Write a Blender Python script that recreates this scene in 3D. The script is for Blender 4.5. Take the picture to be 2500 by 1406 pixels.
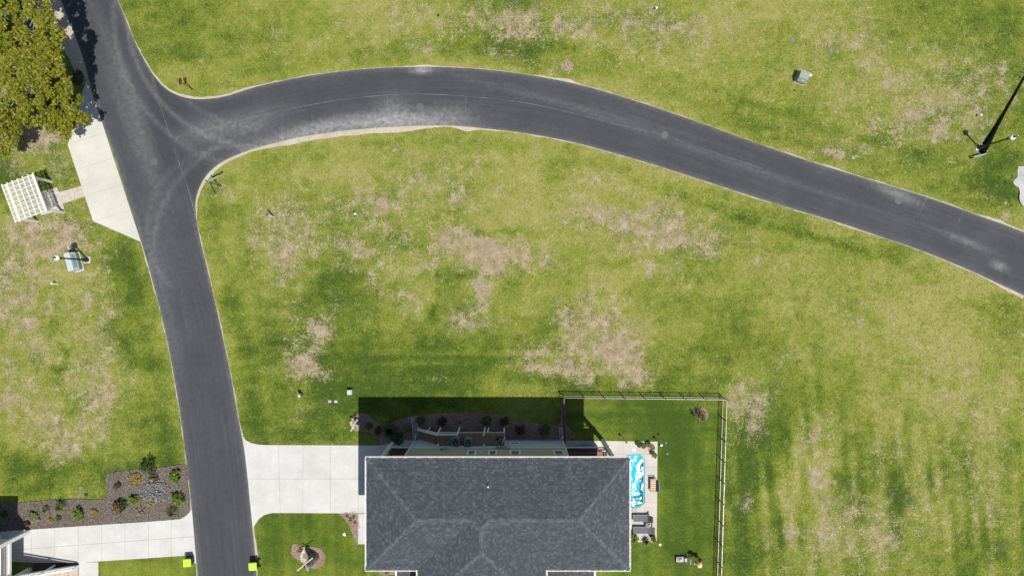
import bpy, bmesh, math, random
import numpy as np
from mathutils import Vector, Matrix

# ------------------------------------------------------------------ camera, sky, sun, exposure
scene = bpy.context.scene
for o in list(bpy.data.objects):
    bpy.data.objects.remove(o)
COL = scene.collection
CAM_H = 65.0
F_PX = 2500 * 24.0 / 36.0
cam_data = bpy.data.cameras.new('camera')
cam_data.lens = 24.0
cam_data.sensor_width = 36.0
cam_data.clip_end = 3000.0
cam = bpy.data.objects.new('camera', cam_data)
cam.location = (0, 0, CAM_H)
cam.rotation_euler = (0, 0, 0)
COL.objects.link(cam)
scene.camera = cam

SUN_DIR = Vector((-466.0 / F_PX, 540.0 / F_PX, -1.0)).normalized()     # the way the light travels
world = bpy.data.worlds.new('World')
scene.world = world
world.use_nodes = True
wn = world.node_tree.nodes
wl = world.node_tree.links
for n in list(wn):
    wn.remove(n)
sky = wn.new('ShaderNodeTexSky')
sky.sky_type = 'NISHITA'
sky.sun_disc = False
sky.sun_elevation = math.asin(-SUN_DIR.z)
sky.sun_rotation = math.atan2(-SUN_DIR.x, -SUN_DIR.y)
bg = wn.new('ShaderNodeBackground')
bg.inputs['Strength'].default_value = 0.085
wo = wn.new('ShaderNodeOutputWorld')
wl.new(sky.outputs['Color'], bg.inputs['Color'])
wl.new(bg.outputs['Background'], wo.inputs['Surface'])

sun_data = bpy.data.lights.new('sun', 'SUN')
sun_data.energy = 4.6
sun_data.angle = math.radians(0.5)
sun_data.color = (1.0, 0.955, 0.89)
sun = bpy.data.objects.new('sun', sun_data)
sun.rotation_euler = SUN_DIR.to_track_quat('-Z', 'Y').to_euler()
sun.location = (20, -25, 80)
COL.objects.link(sun)

scene.view_settings.view_transform = 'Standard'
scene.view_settings.look = 'None'
scene.view_settings.gamma = 1.0
scene.view_settings.exposure = 0.2
scene.render.engine = 'CYCLES'

rng = np.random.default_rng(7)
random.seed(7)

# ------------------------------------------------------------------ helpers
def P(px, py, h=0.0):
    s = (CAM_H - h) / F_PX
    return ((px - 1250.0) * s, (703.0 - py) * s, h)

def G(px, py):
    return P(px, py)[:2]

def GL(pts):
    return [G(*p) for p in pts]

class MB:
    def __init__(self):
        self.v = []
        self.f = []
    def quad(self, a, b, c, d):
        n = len(self.v)
        self.v += [tuple(a), tuple(b), tuple(c), tuple(d)]
        self.f.append((n, n + 1, n + 2, n + 3))
        return self
    def poly(self, pts):
        n = len(self.v)
        self.v += [tuple(p) for p in pts]
        self.f.append(tuple(range(n, n + len(pts))))
        return self
    def box(self, c, s, rz=0.0, taper=1.0, rx=0.0, ry=0.0):
        """box centred at c with full sizes s; taper scales the top face"""
        hx, hy, hz = s[0] / 2, s[1] / 2, s[2] / 2
        M = Matrix.Rotation(rz, 3, 'Z') @ Matrix.Rotation(ry, 3, 'Y') @ Matrix.Rotation(rx, 3, 'X')
        n = len(self.v)
        for z, t in ((-hz, 1.0), (hz, taper)):
            for x, y in ((-hx, -hy), (hx, -hy), (hx, hy), (-hx, hy)):
                p = M @ Vector((x * t, y * t, z))
                self.v.append((c[0] + p.x, c[1] + p.y, c[2] + p.z))
        for q in ((3, 2, 1, 0), (4, 5, 6, 7), (0, 1, 5, 4), (1, 2, 6, 5), (2, 3, 7, 6), (3, 0, 4, 7)):
            self.f.append(tuple(n + i for i in q))
        return self
    def bar(self, a, b, w, t):
        """rectangular bar from a to b, width w (horizontal), thickness t"""
        a, b = Vector(a), Vector(b)
        d = (b - a).normalized()
        up = Vector((0, 0, 1)) if abs(d.z) < 0.99 else Vector((0, 1, 0))
        s = d.cross(up).normalized() * (w / 2)
        u = s.cross(d).normalized() * (t / 2)
        n = len(self.v)
        for p in (a, b):
            for k in (-s - u, s - u, s + u, -s + u):
                self.v.append(tuple(p + k))
        for q in ((3, 2, 1, 0), (4, 5, 6, 7), (0, 1, 5, 4), (1, 2, 6, 5), (2, 3, 7, 6), (3, 0, 4, 7)):
            self.f.append(tuple(n + i for i in q))
        return self
    def prism(self, poly, z0, z1):
        poly = list(poly)
        a = sum(poly[i][0] * poly[(i + 1) % len(poly)][1] - poly[(i + 1) % len(poly)][0] * poly[i][1] for i in range(len(poly)))
        if a < 0:
            poly.reverse()
        n, k = len(self.v), len(poly)
        self.v += [(p[0], p[1], z0) for p in poly] + [(p[0], p[1], z1) for p in poly]
        self.f.append(tuple(n + k + i for i in range(k)))
        self.f.append(tuple(n + i for i in reversed(range(k))))
        for i in range(k):
            j = (i + 1) % k
            self.f.append((n + i, n + j, n + k + j, n + k + i))
        return self
    def tube(self, pts, rad, seg=8, cap=True):
        pts = [Vector(p) for p in pts]
        if not hasattr(rad, '__len__'):
            rad = [rad] * len(pts)
        n0 = len(self.v)
        prev = None
        for i, p in enumerate(pts):
            d = (pts[min(i + 1, len(pts) - 1)] - pts[max(i - 1, 0)]).normalized()
            if prev is None:
                ref = Vector((0, 0, 1)) if abs(d.z) < 0.9 else Vector((1, 0, 0))
                s = d.cross(ref).normalized()
            else:
                s = (prev - d * prev.dot(d)).normalized()
            prev = s
            u = d.cross(s)
            for k in range(seg):
                a = 2 * math.pi * k / seg
                self.v.append(tuple(p + (s * math.cos(a) + u * math.sin(a)) * rad[i]))
        for i in range(len(pts) - 1):
            for k in range(seg):
                k2 = (k + 1) % seg
                self.f.append((n0 + i * seg + k, n0 + i * seg + k2, n0 + (i + 1) * seg + k2, n0 + (i + 1) * seg + k))
        if cap:
            self.f.append(tuple(n0 + k for k in reversed(range(seg))))
            self.f.append(tuple(n0 + (len(pts) - 1) * seg + k for k in range(seg)))
        return self
    def lathe(self, prof, c=(0, 0, 0), seg=16):
        n0 = len(self.v)
        for r, z in prof:
            for k in range(seg):
                a = 2 * math.pi * k / seg
                self.v.append((c[0] + r * math.cos(a), c[1] + r * math.sin(a), c[2] + z))
        for i in range(len(prof) - 1):
            for k in range(seg):
                k2 = (k + 1) % seg
                self.f.append((n0 + i * seg + k, n0 + i * seg + k2, n0 + (i + 1) * seg + k2, n0 + (i + 1) * seg + k))
        self.f.append(tuple(n0 + k for k in reversed(range(seg))))
        self.f.append(tuple(n0 + (len(prof) - 1) * seg + k for k in range(seg)))
        return self
    def build(self, name, mat, parent=None, shift=(0, 0, 0), smooth=False):
        me = bpy.data.meshes.new(name)
        s = shift
        me.from_pydata([(v[0] - s[0], v[1] - s[1], v[2] - s[2]) for v in self.v], [], self.f)
        me.update()
        if smooth:
            me.polygons.foreach_set('use_smooth', [True] * len(me.polygons))
        me.materials.append(mat)
        o = bpy.data.objects.new(name, me)
        COL.objects.link(o)
        if parent is not None:
            o.parent = parent
        else:
            o.location = s
        return o

def tag(o, label, cat, group=None):
    o['label'] = label
    o['category'] = cat
    if group:
        o['group'] = group
    return o

def thing(name, loc, label, cat, group=None, rz=0.0):
    o = bpy.data.objects.new(name, None)
    o.empty_display_size = 0.3
    o.location = loc
    o.rotation_euler = (0, 0, rz)
    COL.objects.link(o)
    return tag(o, label, cat, group)

def dup(root, loc, rz=0.0, label=None):
    r = root.copy()
    COL.objects.link(r)
    r.location = loc
    r.rotation_euler = (0, 0, rz)
    if label:
        r['label'] = label
    for ch in list(root.children):
        c = ch.copy()
        COL.objects.link(c)
        c.parent = r
        for g in list(ch.children):
            d = g.copy()
            COL.objects.link(d)
            d.parent = c
    return r

def struct(o):
    o['kind'] = 'structure'
    return o

def stuff(o):
    o['kind'] = 'stuff'
    return o

def np_mesh(name, verts, faces, mat, parent=None, attrs=None, face_attrs=None, loc=(0, 0, 0)):
    """fast mesh from numpy arrays; faces is (n, k)"""
    me = bpy.data.meshes.new(name)
    nv, nf, k = len(verts), len(faces), faces.shape[1]
    me.vertices.add(nv)
    me.vertices.foreach_set('co', np.ascontiguousarray(verts, dtype=np.float32).ravel())
    me.loops.add(nf * k)
    me.loops.foreach_set('vertex_index', np.ascontiguousarray(faces, dtype=np.int32).ravel())
    me.polygons.add(nf)
    me.polygons.foreach_set('loop_start', np.arange(nf, dtype=np.int32) * k)
    try:
        me.polygons.foreach_set('loop_total', np.full(nf, k, dtype=np.int32))
    except Exception:
        pass
    for nme, arr in (attrs or {}).items():
        at = me.attributes.new(nme, 'FLOAT', 'POINT')
        at.data.foreach_set('value', np.ascontiguousarray(arr, dtype=np.float32))
    for nme, arr in (face_attrs or {}).items():
        at = me.attributes.new(nme, 'FLOAT', 'FACE')
        at.data.foreach_set('value', np.ascontiguousarray(arr, dtype=np.float32))
    me.update(calc_edges=True)
    me.validate()
    me.materials.append(mat)
    o = bpy.data.objects.new(name, me)
    o.location = loc
    COL.objects.link(o)
    if parent is not None:
        o.parent = parent
    return o

def clip_poly(sub, clip):
    """Sutherland-Hodgman; clip is convex and counter-clockwise"""
    out = list(sub)
    for i in range(len(clip)):
        a, b = clip[i], clip[(i + 1) % len(clip)]
        inp, out = out, []
        if not inp:
            break
        def side(p):
            return (b[0] - a[0]) * (p[1] - a[1]) - (b[1] - a[1]) * (p[0] - a[0])
        for j in range(len(inp)):
            p, q = inp[j - 1], inp[j]
            sp, sq = side(p), side(q)
            if sq >= 0:
                if sp < 0:
                    t = sp / (sp - sq)
                    out.append((p[0] + (q[0] - p[0]) * t, p[1] + (q[1] - p[1]) * t))
                out.append(q)
            elif sp >= 0:
                t = sp / (sp - sq)
                out.append((p[0] + (q[0] - p[0]) * t, p[1] + (q[1] - p[1]) * t))
    return out

def ccw(poly):
    a = sum(poly[i][0] * poly[(i + 1) % len(poly)][1] - poly[(i + 1) % len(poly)][0] * poly[i][1] for i in range(len(poly)))
    return list(poly) if a > 0 else list(reversed(poly))

def area(poly):
    return abs(sum(poly[i][0] * poly[(i + 1) % len(poly)][1] - poly[(i + 1) % len(poly)][0] * poly[i][1] for i in range(len(poly)))) / 2

def inset(poly, d):
    """shrink a convex polygon by d"""
    poly = ccw(poly)
    out = list(poly)
    big = poly
    for i in range(len(poly)):
        a, b = Vector(poly[i]), Vector(poly[(i + 1) % len(poly)])
        t = (b - a)
        if t.length < 1e-6:
            continue
        t.normalize()
        n = Vector((-t.y, t.x))
        a2 = a + n * d
        q = [tuple(a2 - t * 500), tuple(a2 + t * 500), tuple(a2 + t * 500 + n * 500), tuple(a2 - t * 500 + n * 500)]
        out = clip_poly(out, q)
    return out

def in_poly(x, y, poly):
    inside = np.zeros(x.shape, bool)
    n = len(poly)
    for i in range(n):
        x1, y1 = poly[i]
        x2, y2 = poly[(i + 1) % n]
        if y1 == y2:
            continue
        c = ((y1 > y) != (y2 > y)) & (x < (x2 - x1) * (y - y1) / (y2 - y1) + x1)
        inside ^= c
    return inside

def resample(pts, n):
    pts = np.array(pts, float)
    d = np.r_[0, np.cumsum(np.hypot(*np.diff(pts, axis=0).T))]
    t = np.linspace(0, d[-1], n)
    return np.c_[np.interp(t, d, pts[:, 0]), np.interp(t, d, pts[:, 1])]

def smooth_line(pts, n):
    """Catmull-Rom through the points, resampled evenly"""
    p = np.array(pts, float)
    p = np.vstack([2 * p[0] - p[1], p, 2 * p[-1] - p[-2]])
    out = []
    for i in range(1, len(p) - 2):
        for t in np.linspace(0, 1, 8, endpoint=False):
            a, b, c, d = p[i - 1], p[i], p[i + 1], p[i + 2]
            out.append(0.5 * ((2 * b) + (-a + c) * t + (2 * a - 5 * b + 4 * c - d) * t * t + (-a + 3 * b - 3 * c + d) * t ** 3))
    out.append(p[-2])
    return resample(out, n)

_perm = {}
def vnoise(x, y, scale, seed=0):
    """value noise 0..1"""
    if seed not in _perm:
        _perm[seed] = np.random.default_rng(seed + 100).random((256, 256))
    t = _perm[seed]
    fx, fy = x * scale, y * scale
    ix, iy = np.floor(fx).astype(int), np.floor(fy).astype(int)
    ux, uy = fx - ix, fy - iy
    ux, uy = ux * ux * (3 - 2 * ux), uy * uy * (3 - 2 * uy)
    g = lambda a, b: t[a & 255, b & 255]
    return (g(ix, iy) * (1 - ux) + g(ix + 1, iy) * ux) * (1 - uy) + (g(ix, iy + 1) * (1 - ux) + g(ix + 1, iy + 1) * ux) * uy

# ------------------------------------------------------------------ materials
def nt(name):
    m = bpy.data.materials.new(name)
    m.use_nodes = True
    n, l = m.node_tree.nodes, m.node_tree.links
    return m, n, l, n['Principled BSDF']

def noise_node(n, l, vec, scale, detail=4.0, rough=0.6):
    t = n.new('ShaderNodeTexNoise')
    t.inputs['Scale'].default_value = scale
    t.inputs['Detail'].default_value = detail
    t.inputs['Roughness'].default_value = rough
    if vec is not None:
        l.new(vec, t.inputs['Vector'])
    return t.outputs['Fac']

def ramp(n, l, fac, stops):
    r = n.new('ShaderNodeValToRGB')
    e = r.color_ramp.elements
    while len(e) < len(stops):
        e.new(0.5)
    for el, (p, c) in zip(e, stops):
        el.position = p
        el.color = (c[0], c[1], c[2], 1)
    l.new(fac, r.inputs['Fac'])
    return r.outputs['Color']

def mixc(n, l, fac, a, b):
    m = n.new('ShaderNodeMix')
    m.data_type = 'RGBA'
    for sock, val in ((m.inputs[0], fac), (m.inputs[6], a), (m.inputs[7], b)):
        if hasattr(val, 'is_linked'):
            l.new(val, sock)
        elif hasattr(val, '__len__'):
            sock.default_value = (val[0], val[1], val[2], 1)
        else:
            sock.default_value = val
    return m.outputs[2]

def mth(n, l, op, a, b=None, c=None, clamp=False):
    m = n.new('ShaderNodeMath')
    m.operation = op
    m.use_clamp = clamp
    for i, val in enumerate((a, b, c)):
        if val is None:
            continue
        if hasattr(val, 'is_linked'):
            l.new(val, m.inputs[i])
        else:
            m.inputs[i].default_value = val
    return m.outputs[0]

def attr(n, name):
    a = n.new('ShaderNodeAttribute')
    a.attribute_name = name
    return a

def geo_pos(n):
    return n.new('ShaderNodeNewGeometry').outputs['Position']

def scaled(n, l, vec, s):
    m = n.new('ShaderNodeVectorMath')
    m.operation = 'MULTIPLY'
    l.new(vec, m.inputs[0])
    m.inputs[1].default_value = s
    return m.outputs[0]

def bump(n, l, h, bsdf, strength=0.3, dist=0.02):
    b = n.new('ShaderNodeBump')
    b.inputs['Strength'].default_value = strength
    b.inputs['Distance'].default_value = dist
    l.new(h, b.inputs['Height'])
    l.new(b.outputs['Normal'], bsdf.inputs['Normal'])

def mat(name, col, rough=0.6, var=0.18, scale=6.0, metal=0.0, bmp=0.0, island=0.0, spec=0.5, coat=0.0):
    """painted / plain surface with uneven tone and slight wear"""
    m, n, l, b = nt(name)
    pos = geo_pos(n)
    f = noise_node(n, l, pos, scale, 5)
    lo = [c * (1 - var) for c in col]
    hi = [min(1, c * (1 + var)) for c in col]
    c = ramp(n, l, f, [(0.3, lo), (0.7, hi)])
    if island > 0:
        g = n.new('ShaderNodeNewGeometry')
        k = mth(n, l, 'MULTIPLY_ADD', g.outputs['Random Per Island'], 2 * island, 1 - island)
        v = n.new('ShaderNodeVectorMath')
        v.operation = 'SCALE'
        l.new(c, v.inputs[0])
        l.new(k, v.inputs['Scale'])
        c = v.outputs[0]
    l.new(c, b.inputs['Base Color'])
    r = mth(n, l, 'MULTIPLY_ADD', f, 0.2, max(0.02, rough - 0.1))
    l.new(r, b.inputs['Roughness'])
    b.inputs['Metallic'].default_value = metal
    b.inputs['Specular IOR Level'].default_value = spec
    b.inputs['Coat Weight'].default_value = coat
    if bmp > 0:
        f2 = noise_node(n, l, pos, scale * 6, 4)
        bump(n, l, f2, b, bmp, 0.01)
    return m

def object_var(m_name, cols, rough=0.8, scale=9.0):
    """colour varies from object to object (slabs, planks, pavers)"""
    m, n, l, b = nt(m_name)
    oi = n.new('ShaderNodeObjectInfo')
    pos = geo_pos(n)
    base = ramp(n, l, oi.outputs['Random'], [(i / max(1, len(cols) - 1), c) for i, c in enumerate(cols)])
    f = noise_node(n, l, pos, scale, 6, 0.65)
    f2 = noise_node(n, l, pos, scale * 0.12, 3)
    s = mth(n, l, 'ADD', mth(n, l, 'MULTIPLY', f, 0.22), mth(n, l, 'MULTIPLY_ADD', f2, 0.44, 0.67))
    v = n.new('ShaderNodeVectorMath')
    v.operation = 'SCALE'
    l.new(base, v.inputs[0])
    l.new(s, v.inputs['Scale'])
    l.new(v.outputs[0], b.inputs['Base Color'])
    b.inputs['Roughness'].default_value = rough
    bump(n, l, f, b, 0.15, 0.01)
    return m

def leaf_mat(name, cols, rough=0.5, trans=0.25):
    m, n, l, b = nt(name)
    g = n.new('ShaderNodeNewGeometry')
    pos = g.outputs['Position']
    f = noise_node(n, l, pos, 0.9, 3)
    k = mth(n, l, 'ADD', mth(n, l, 'MULTIPLY', g.outputs['Random Per Island'], 0.65), mth(n, l, 'MULTIPLY', f, 0.35))
    c = ramp(n, l, k, [(i / (len(cols) - 1), cc) for i, cc in enumerate(cols)])
    l.new(c, b.inputs['Base Color'])
    b.inputs['Roughness'].default_value = rough
    b.inputs['Specular IOR Level'].default_value = 0.35
    tr = n.new('ShaderNodeBsdfTranslucent')
    l.new(c, tr.inputs['Color'])
    mx = n.new('ShaderNodeMixShader')
    mx.inputs[0].default_value = trans
    l.new(b.outputs[0], mx.inputs[1])
    l.new(tr.outputs[0], mx.inputs[2])
    l.new(mx.outputs[0], n['Material Output'].inputs['Surface'])
    return m

M = {}
M['white'] = mat('white_paint', (0.78, 0.78, 0.76), 0.45, 0.06)
M['cream'] = mat('cream_paint', (0.76, 0.73, 0.62), 0.5, 0.08)
M['siding'] = mat('beige_siding', (0.40, 0.385, 0.31), 0.6, 0.06)
M['lower'] = mat('grey_siding', (0.50, 0.54, 0.55), 0.6, 0.06)
M['trim'] = mat('pale_trim', (0.60, 0.66, 0.63), 0.5, 0.06)
M['black_metal'] = mat('black_powder_coat', (0.014, 0.014, 0.015), 0.36, 0.2, spec=0.75)
M['bronze'] = mat('dark_bronze_paint', (0.028, 0.022, 0.019), 0.45, 0.25)
M['globe'] = mat('opal_globe', (0.85, 0.86, 0.88), 0.18, 0.03)
M['glass'] = mat('window_glass', (0.02, 0.03, 0.033), 0.06, 0.1, spec=0.8)
M['concrete'] = object_var('concrete_slab', [(0.465, 0.455, 0.43), (0.49, 0.48, 0.455), (0.475, 0.47, 0.45)], 0.85, 5.0)
M['patio'] = object_var('patio_concrete', [(0.44, 0.41, 0.36), (0.47, 0.435, 0.385), (0.455, 0.42, 0.375)], 0.85, 5.0)
M['apron'] = object_var('apron_concrete', [(0.455, 0.44, 0.38), (0.48, 0.465, 0.405), (0.465, 0.45, 0.39)], 0.85, 2.2)
M['joint_pale'] = mat('pale_joint', (0.33, 0.30, 0.26), 0.9, 0.2)
M['joint'] = mat('joint_filler', (0.22, 0.20, 0.16), 0.9, 0.3)
M['paver'] = object_var('stone_paver', [(0.40, 0.36, 0.31), (0.47, 0.42, 0.36), (0.43, 0.40, 0.37), (0.50, 0.43, 0.35)], 0.85, 9.0)
M['deckwood'] = object_var('brown_deck_board', [(0.23, 0.15, 0.095), (0.27, 0.18, 0.115), (0.25, 0.165, 0.105)], 0.7, 12.0)
M['porchwood'] = object_var('red_brown_board', [(0.16, 0.068, 0.04), (0.20, 0.088, 0.052)], 0.6, 12.0)
M['tread'] = object_var('tan_tread_board', [(0.40, 0.31, 0.22), (0.45, 0.36, 0.26), (0.36, 0.29, 0.22)], 0.75, 12.0)
M['gutter_in'] = mat('gutter_inside', (0.42, 0.40, 0.35), 0.6, 0.2)
M['green_box'] = mat('grey_green_paint', (0.235, 0.275, 0.215), 0.5, 0.08)
M['pale_box'] = mat('faded_pale_green_paint', (0.40, 0.47, 0.46), 0.5, 0.08)
M['pale_box_dark'] = mat('faded_green_recess', (0.20, 0.26, 0.245), 0.55, 0.1)
M['ped_green'] = mat('pedestal_green', (0.24, 0.38, 0.31), 0.5, 0.08)
M['lime'] = mat('lime_plastic', (0.45, 0.76, 0.05), 0.4, 0.05)
M['bin'] = mat('dark_bin_plastic', (0.02, 0.024, 0.035), 0.5, 0.15)
M['rubber'] = mat('black_rubber', (0.015, 0.015, 0.015), 0.8, 0.2)
M['red'] = mat('red_sign_face', (0.22, 0.025, 0.022), 0.6, 0.1)
M['sign_grey'] = mat('sign_back_grey', (0.42, 0.43, 0.45), 0.4, 0.08, metal=0.3)
M['pole_dark'] = mat('dark_sign_post', (0.05, 0.05, 0.055), 0.5, 0.2)
M['blue_lid'] = mat('blue_grey_lid', (0.17, 0.195, 0.225), 0.8, 0.15, spec=0.1)
M['lilac_lid'] = mat('lilac_lid', (0.36, 0.33, 0.47), 0.7, 0.15, spec=0.2)
M['iron'] = mat('worn_iron', (0.095, 0.093, 0.09), 0.7, 0.4, 30, bmp=0.4)
M['straw'] = mat('straw_hat', (0.72, 0.55, 0.30), 0.7, 0.12, 40)
M['skin'] = mat('skin', (0.52, 0.30, 0.20), 0.55, 0.06)
M['orange'] = mat('orange_shirt', (0.72, 0.16, 0.05), 0.8, 0.12)
M['shorts'] = mat('dark_shorts', (0.03, 0.03, 0.04), 0.85, 0.2)
M['shoe'] = mat('grey_shoe', (0.22, 0.18, 0.16), 0.7, 0.2)
M['silver'] = mat('silver_plastic', (0.36, 0.36, 0.42), 0.6, 0.08, spec=0.3)
M['mower_black'] = mat('mower_black', (0.02, 0.02, 0.024), 0.4, 0.15)
M['mower_green'] = mat('mower_green', (0.10, 0.34, 0.16), 0.4, 0.1)
M['handle'] = mat('mower_tube', (0.55, 0.60, 0.56), 0.35, 0.06, metal=0.4)
M['sling'] = mat('grey_sling_fabric', (0.085, 0.09, 0.105), 0.7, 0.15, 20)
M['lframe'] = mat('taupe_frame', (0.20, 0.19, 0.165), 0.45, 0.1)
M['ac'] = mat('ac_grey_green', (0.17, 0.20, 0.20), 0.5, 0.1)
M['ac_dark'] = mat('ac_fan_well', (0.008, 0.009, 0.01), 0.5, 0.2)
M['ac_blade'] = mat('ac_blade', (0.36, 0.40, 0.46), 0.4, 0.1, metal=0.3)
M['pvc'] = mat('white_pvc', (0.72, 0.73, 0.74), 0.35, 0.05)
M['terracotta'] = mat('brown_pot', (0.15, 0.09, 0.055), 0.6, 0.15)
M['dark_pot'] = mat('dark_pot', (0.06, 0.055, 0.05), 0.6, 0.15)
M['soil'] = mat('potting_soil', (0.10, 0.065, 0.045), 0.95, 0.35, 30)
M['pool_shell'] = mat('pool_shell', (0.05, 0.46, 0.55), 0.9, 0.08, spec=0.1)
M['pool_step'] = mat('pool_step_pale', (0.07, 0.42, 0.50), 0.9, 0.06, spec=0.1)
M['steel'] = mat('steel_rail', (0.5, 0.5, 0.5), 0.2, 0.05, metal=1.0)
M['bark'] = mat('grey_bark', (0.30, 0.27, 0.235), 0.85, 0.3, 10, bmp=0.5)
M['streak_black'] = mat('matte_black', (0.006, 0.006, 0.005), 0.95, 0.3, spec=0.05)
M['wall_stone'] = mat('windmill_stone', (0.20, 0.18, 0.155), 0.85, 0.55, 16, island=0.6)
M['roof_cap'] = mat('grey_cap_shingle', (0.24, 0.23, 0.22), 0.8, 0.3, 14)
M['sail'] = mat('bare_wood_sail', (0.72, 0.66, 0.56), 0.7, 0.12, 12)
M['pebble'] = mat('pebbles', (0.36, 0.34, 0.28), 0.75, 0.25, 14, island=0.75)
M['blueglass'] = mat('blue_ball', (0.16, 0.34, 0.62), 0.12, 0.1)
M['yellow'] = mat('yellow_plastic', (0.85, 0.48, 0.02), 0.5, 0.1)
M['grill'] = mat('black_grill', (0.012, 0.013, 0.016), 0.35, 0.2)
M['counter'] = mat('grey_counter', (0.30, 0.30, 0.29), 0.6, 0.15)
M['bluetarp'] = mat('blue_edge', (0.03, 0.22, 0.42), 0.5, 0.1)
M['teal'] = mat('blue_green_rail', (0.16, 0.36, 0.42), 0.4, 0.1)
M['wood_grey'] = mat('blue_grey_plank', (0.16, 0.20, 0.27), 0.8, 0.2)

M['leaf_oak'] = leaf_mat('oak_leaves', [(0.065, 0.088, 0.009), (0.150, 0.168, 0.013), (0.240, 0.236, 0.016), (0.335, 0.310, 0.03)], 0.45)
M['leaf_dark'] = leaf_mat('deep_green_leaves', [(0.018, 0.04, 0.008), (0.04, 0.075, 0.012), (0.07, 0.105, 0.018)])
M['leaf_lime'] = leaf_mat('lime_leaves', [(0.06, 0.11, 0.01), (0.135, 0.205, 0.015), (0.21, 0.275, 0.03)])
M['leaf_mid'] = leaf_mat('mid_green_leaves', [(0.05, 0.085, 0.015), (0.09, 0.14, 0.02), (0.14, 0.19, 0.03)])
M['leaf_grass'] = leaf_mat('ornamental_grass', [(0.07, 0.09, 0.03), (0.13, 0.15, 0.045), (0.21, 0.22, 0.08)])
M['leaf_rust'] = leaf_mat('russet_leaves', [(0.06, 0.035, 0.03), (0.10, 0.05, 0.04), (0.13, 0.07, 0.05)])
M['leaf_yellow'] = leaf_mat('yellow_leaves', [(0.20, 0.17, 0.03), (0.36, 0.27, 0.03), (0.42, 0.30, 0.06)])
M['leaf_dry'] = leaf_mat('dry_stems', [(0.22, 0.17, 0.11), (0.34, 0.27, 0.18), (0.28, 0.22, 0.15)])
M['leaf_silver'] = leaf_mat('silver_ground_cover', [(0.20, 0.19, 0.19), (0.32, 0.31, 0.31), (0.26, 0.25, 0.26)])
M['flower_red'] = leaf_mat('red_flowers', [(0.42, 0.03, 0.07), (0.55, 0.06, 0.11)])
M['flower_pink'] = leaf_mat('pink_flowers', [(0.60, 0.20, 0.25), (0.70, 0.32, 0.34)])

def striped():
    m, n, l, b = nt('striped_cushion')
    tc = n.new('ShaderNodeTexCoord')
    s = n.new('ShaderNodeSeparateXYZ')
    l.new(tc.outputs['Object'], s.inputs[0])
    f = mth(n, l, 'FRACT', mth(n, l, 'MULTIPLY_ADD', s.outputs['Y'], 2.4, 0.1))
    r = ramp(n, l, f, [(0.0, (0.62, 0.45, 0.25)), (0.22, (0.55, 0.10, 0.05)), (0.40, (0.66, 0.34, 0.13)), (0.58, (0.60, 0.48, 0.28)), (0.74, (0.17, 0.33, 0.34)), (0.9, (0.30, 0.27, 0.22))])
    r.node.color_ramp.interpolation = 'CONSTANT'
    l.new(r, b.inputs['Base Color'])
    b.inputs['Roughness'].default_value = 0.85
    return m
M['striped'] = striped()

def water():
    """clear water: fresnel mix of a tinted see-through body and a rippled glossy surface"""
    m, n, l, b = nt('pool_water')
    pos = geo_pos(n)
    tr = n.new('ShaderNodeBsdfTransparent')
    tr.inputs['Color'].default_value = (0.62, 0.95, 0.98, 1)
    gl = n.new('ShaderNodeBsdfGlossy')
    gl.inputs['Roughness'].default_value = 0.14
    fr = n.new('ShaderNodeFresnel')
    fr.inputs['IOR'].default_value = 1.33
    mx = n.new('ShaderNodeMixShader')
    l.new(fr.outputs[0], mx.inputs[0])
    l.new(tr.outputs[0], mx.inputs[1])
    l.new(gl.outputs[0], mx.inputs[2])
    l.new(mx.outputs[0], n['Material Output'].inputs['Surface'])
    return m
M['water'] = water()

def shingle():
    m, n, l, b = nt('grey_asphalt_shingle')
    g = n.new('ShaderNodeNewGeometry')
    pos = g.outputs['Position']
    big = noise_node(n, l, pos, 0.35, 2)
    c = ramp(n, l, mth(n, l, 'ADD', mth(n, l, 'MULTIPLY_ADD', g.outputs['Random Per Island'], 0.66, 0.08), mth(n, l, 'MULTIPLY', big, 0.26)),
             [(0.0, (0.025, 0.028, 0.035)), (0.4, (0.036, 0.041, 0.050)), (0.65, (0.046, 0.053, 0.063)), (0.82, (0.062, 0.071, 0.083)), (1.0, (0.105, 0.12, 0.134))])
    f = noise_node(n, l, pos, 60, 3)
    v = n.new('ShaderNodeVectorMath')
    v.operation = 'SCALE'
    l.new(c, v.inputs[0])
    l.new(mth(n, l, 'MULTIPLY_ADD', f, 0.7, 0.68), v.inputs['Scale'])
    l.new(v.outputs[0], b.inputs['Base Color'])
    b.inputs['Roughness'].default_value = 0.82
    bump(n, l, f, b, 0.4, 0.006)
    return m
M['shingle'] = shingle()
M['shingle_cap'] = mat('ridge_cap_shingle', (0.068, 0.077, 0.092), 0.85, 0.15, 20, island=0.35)
M['shingle_base'] = mat('roof_underlay', (0.03, 0.032, 0.04), 0.9, 0.1)

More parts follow.
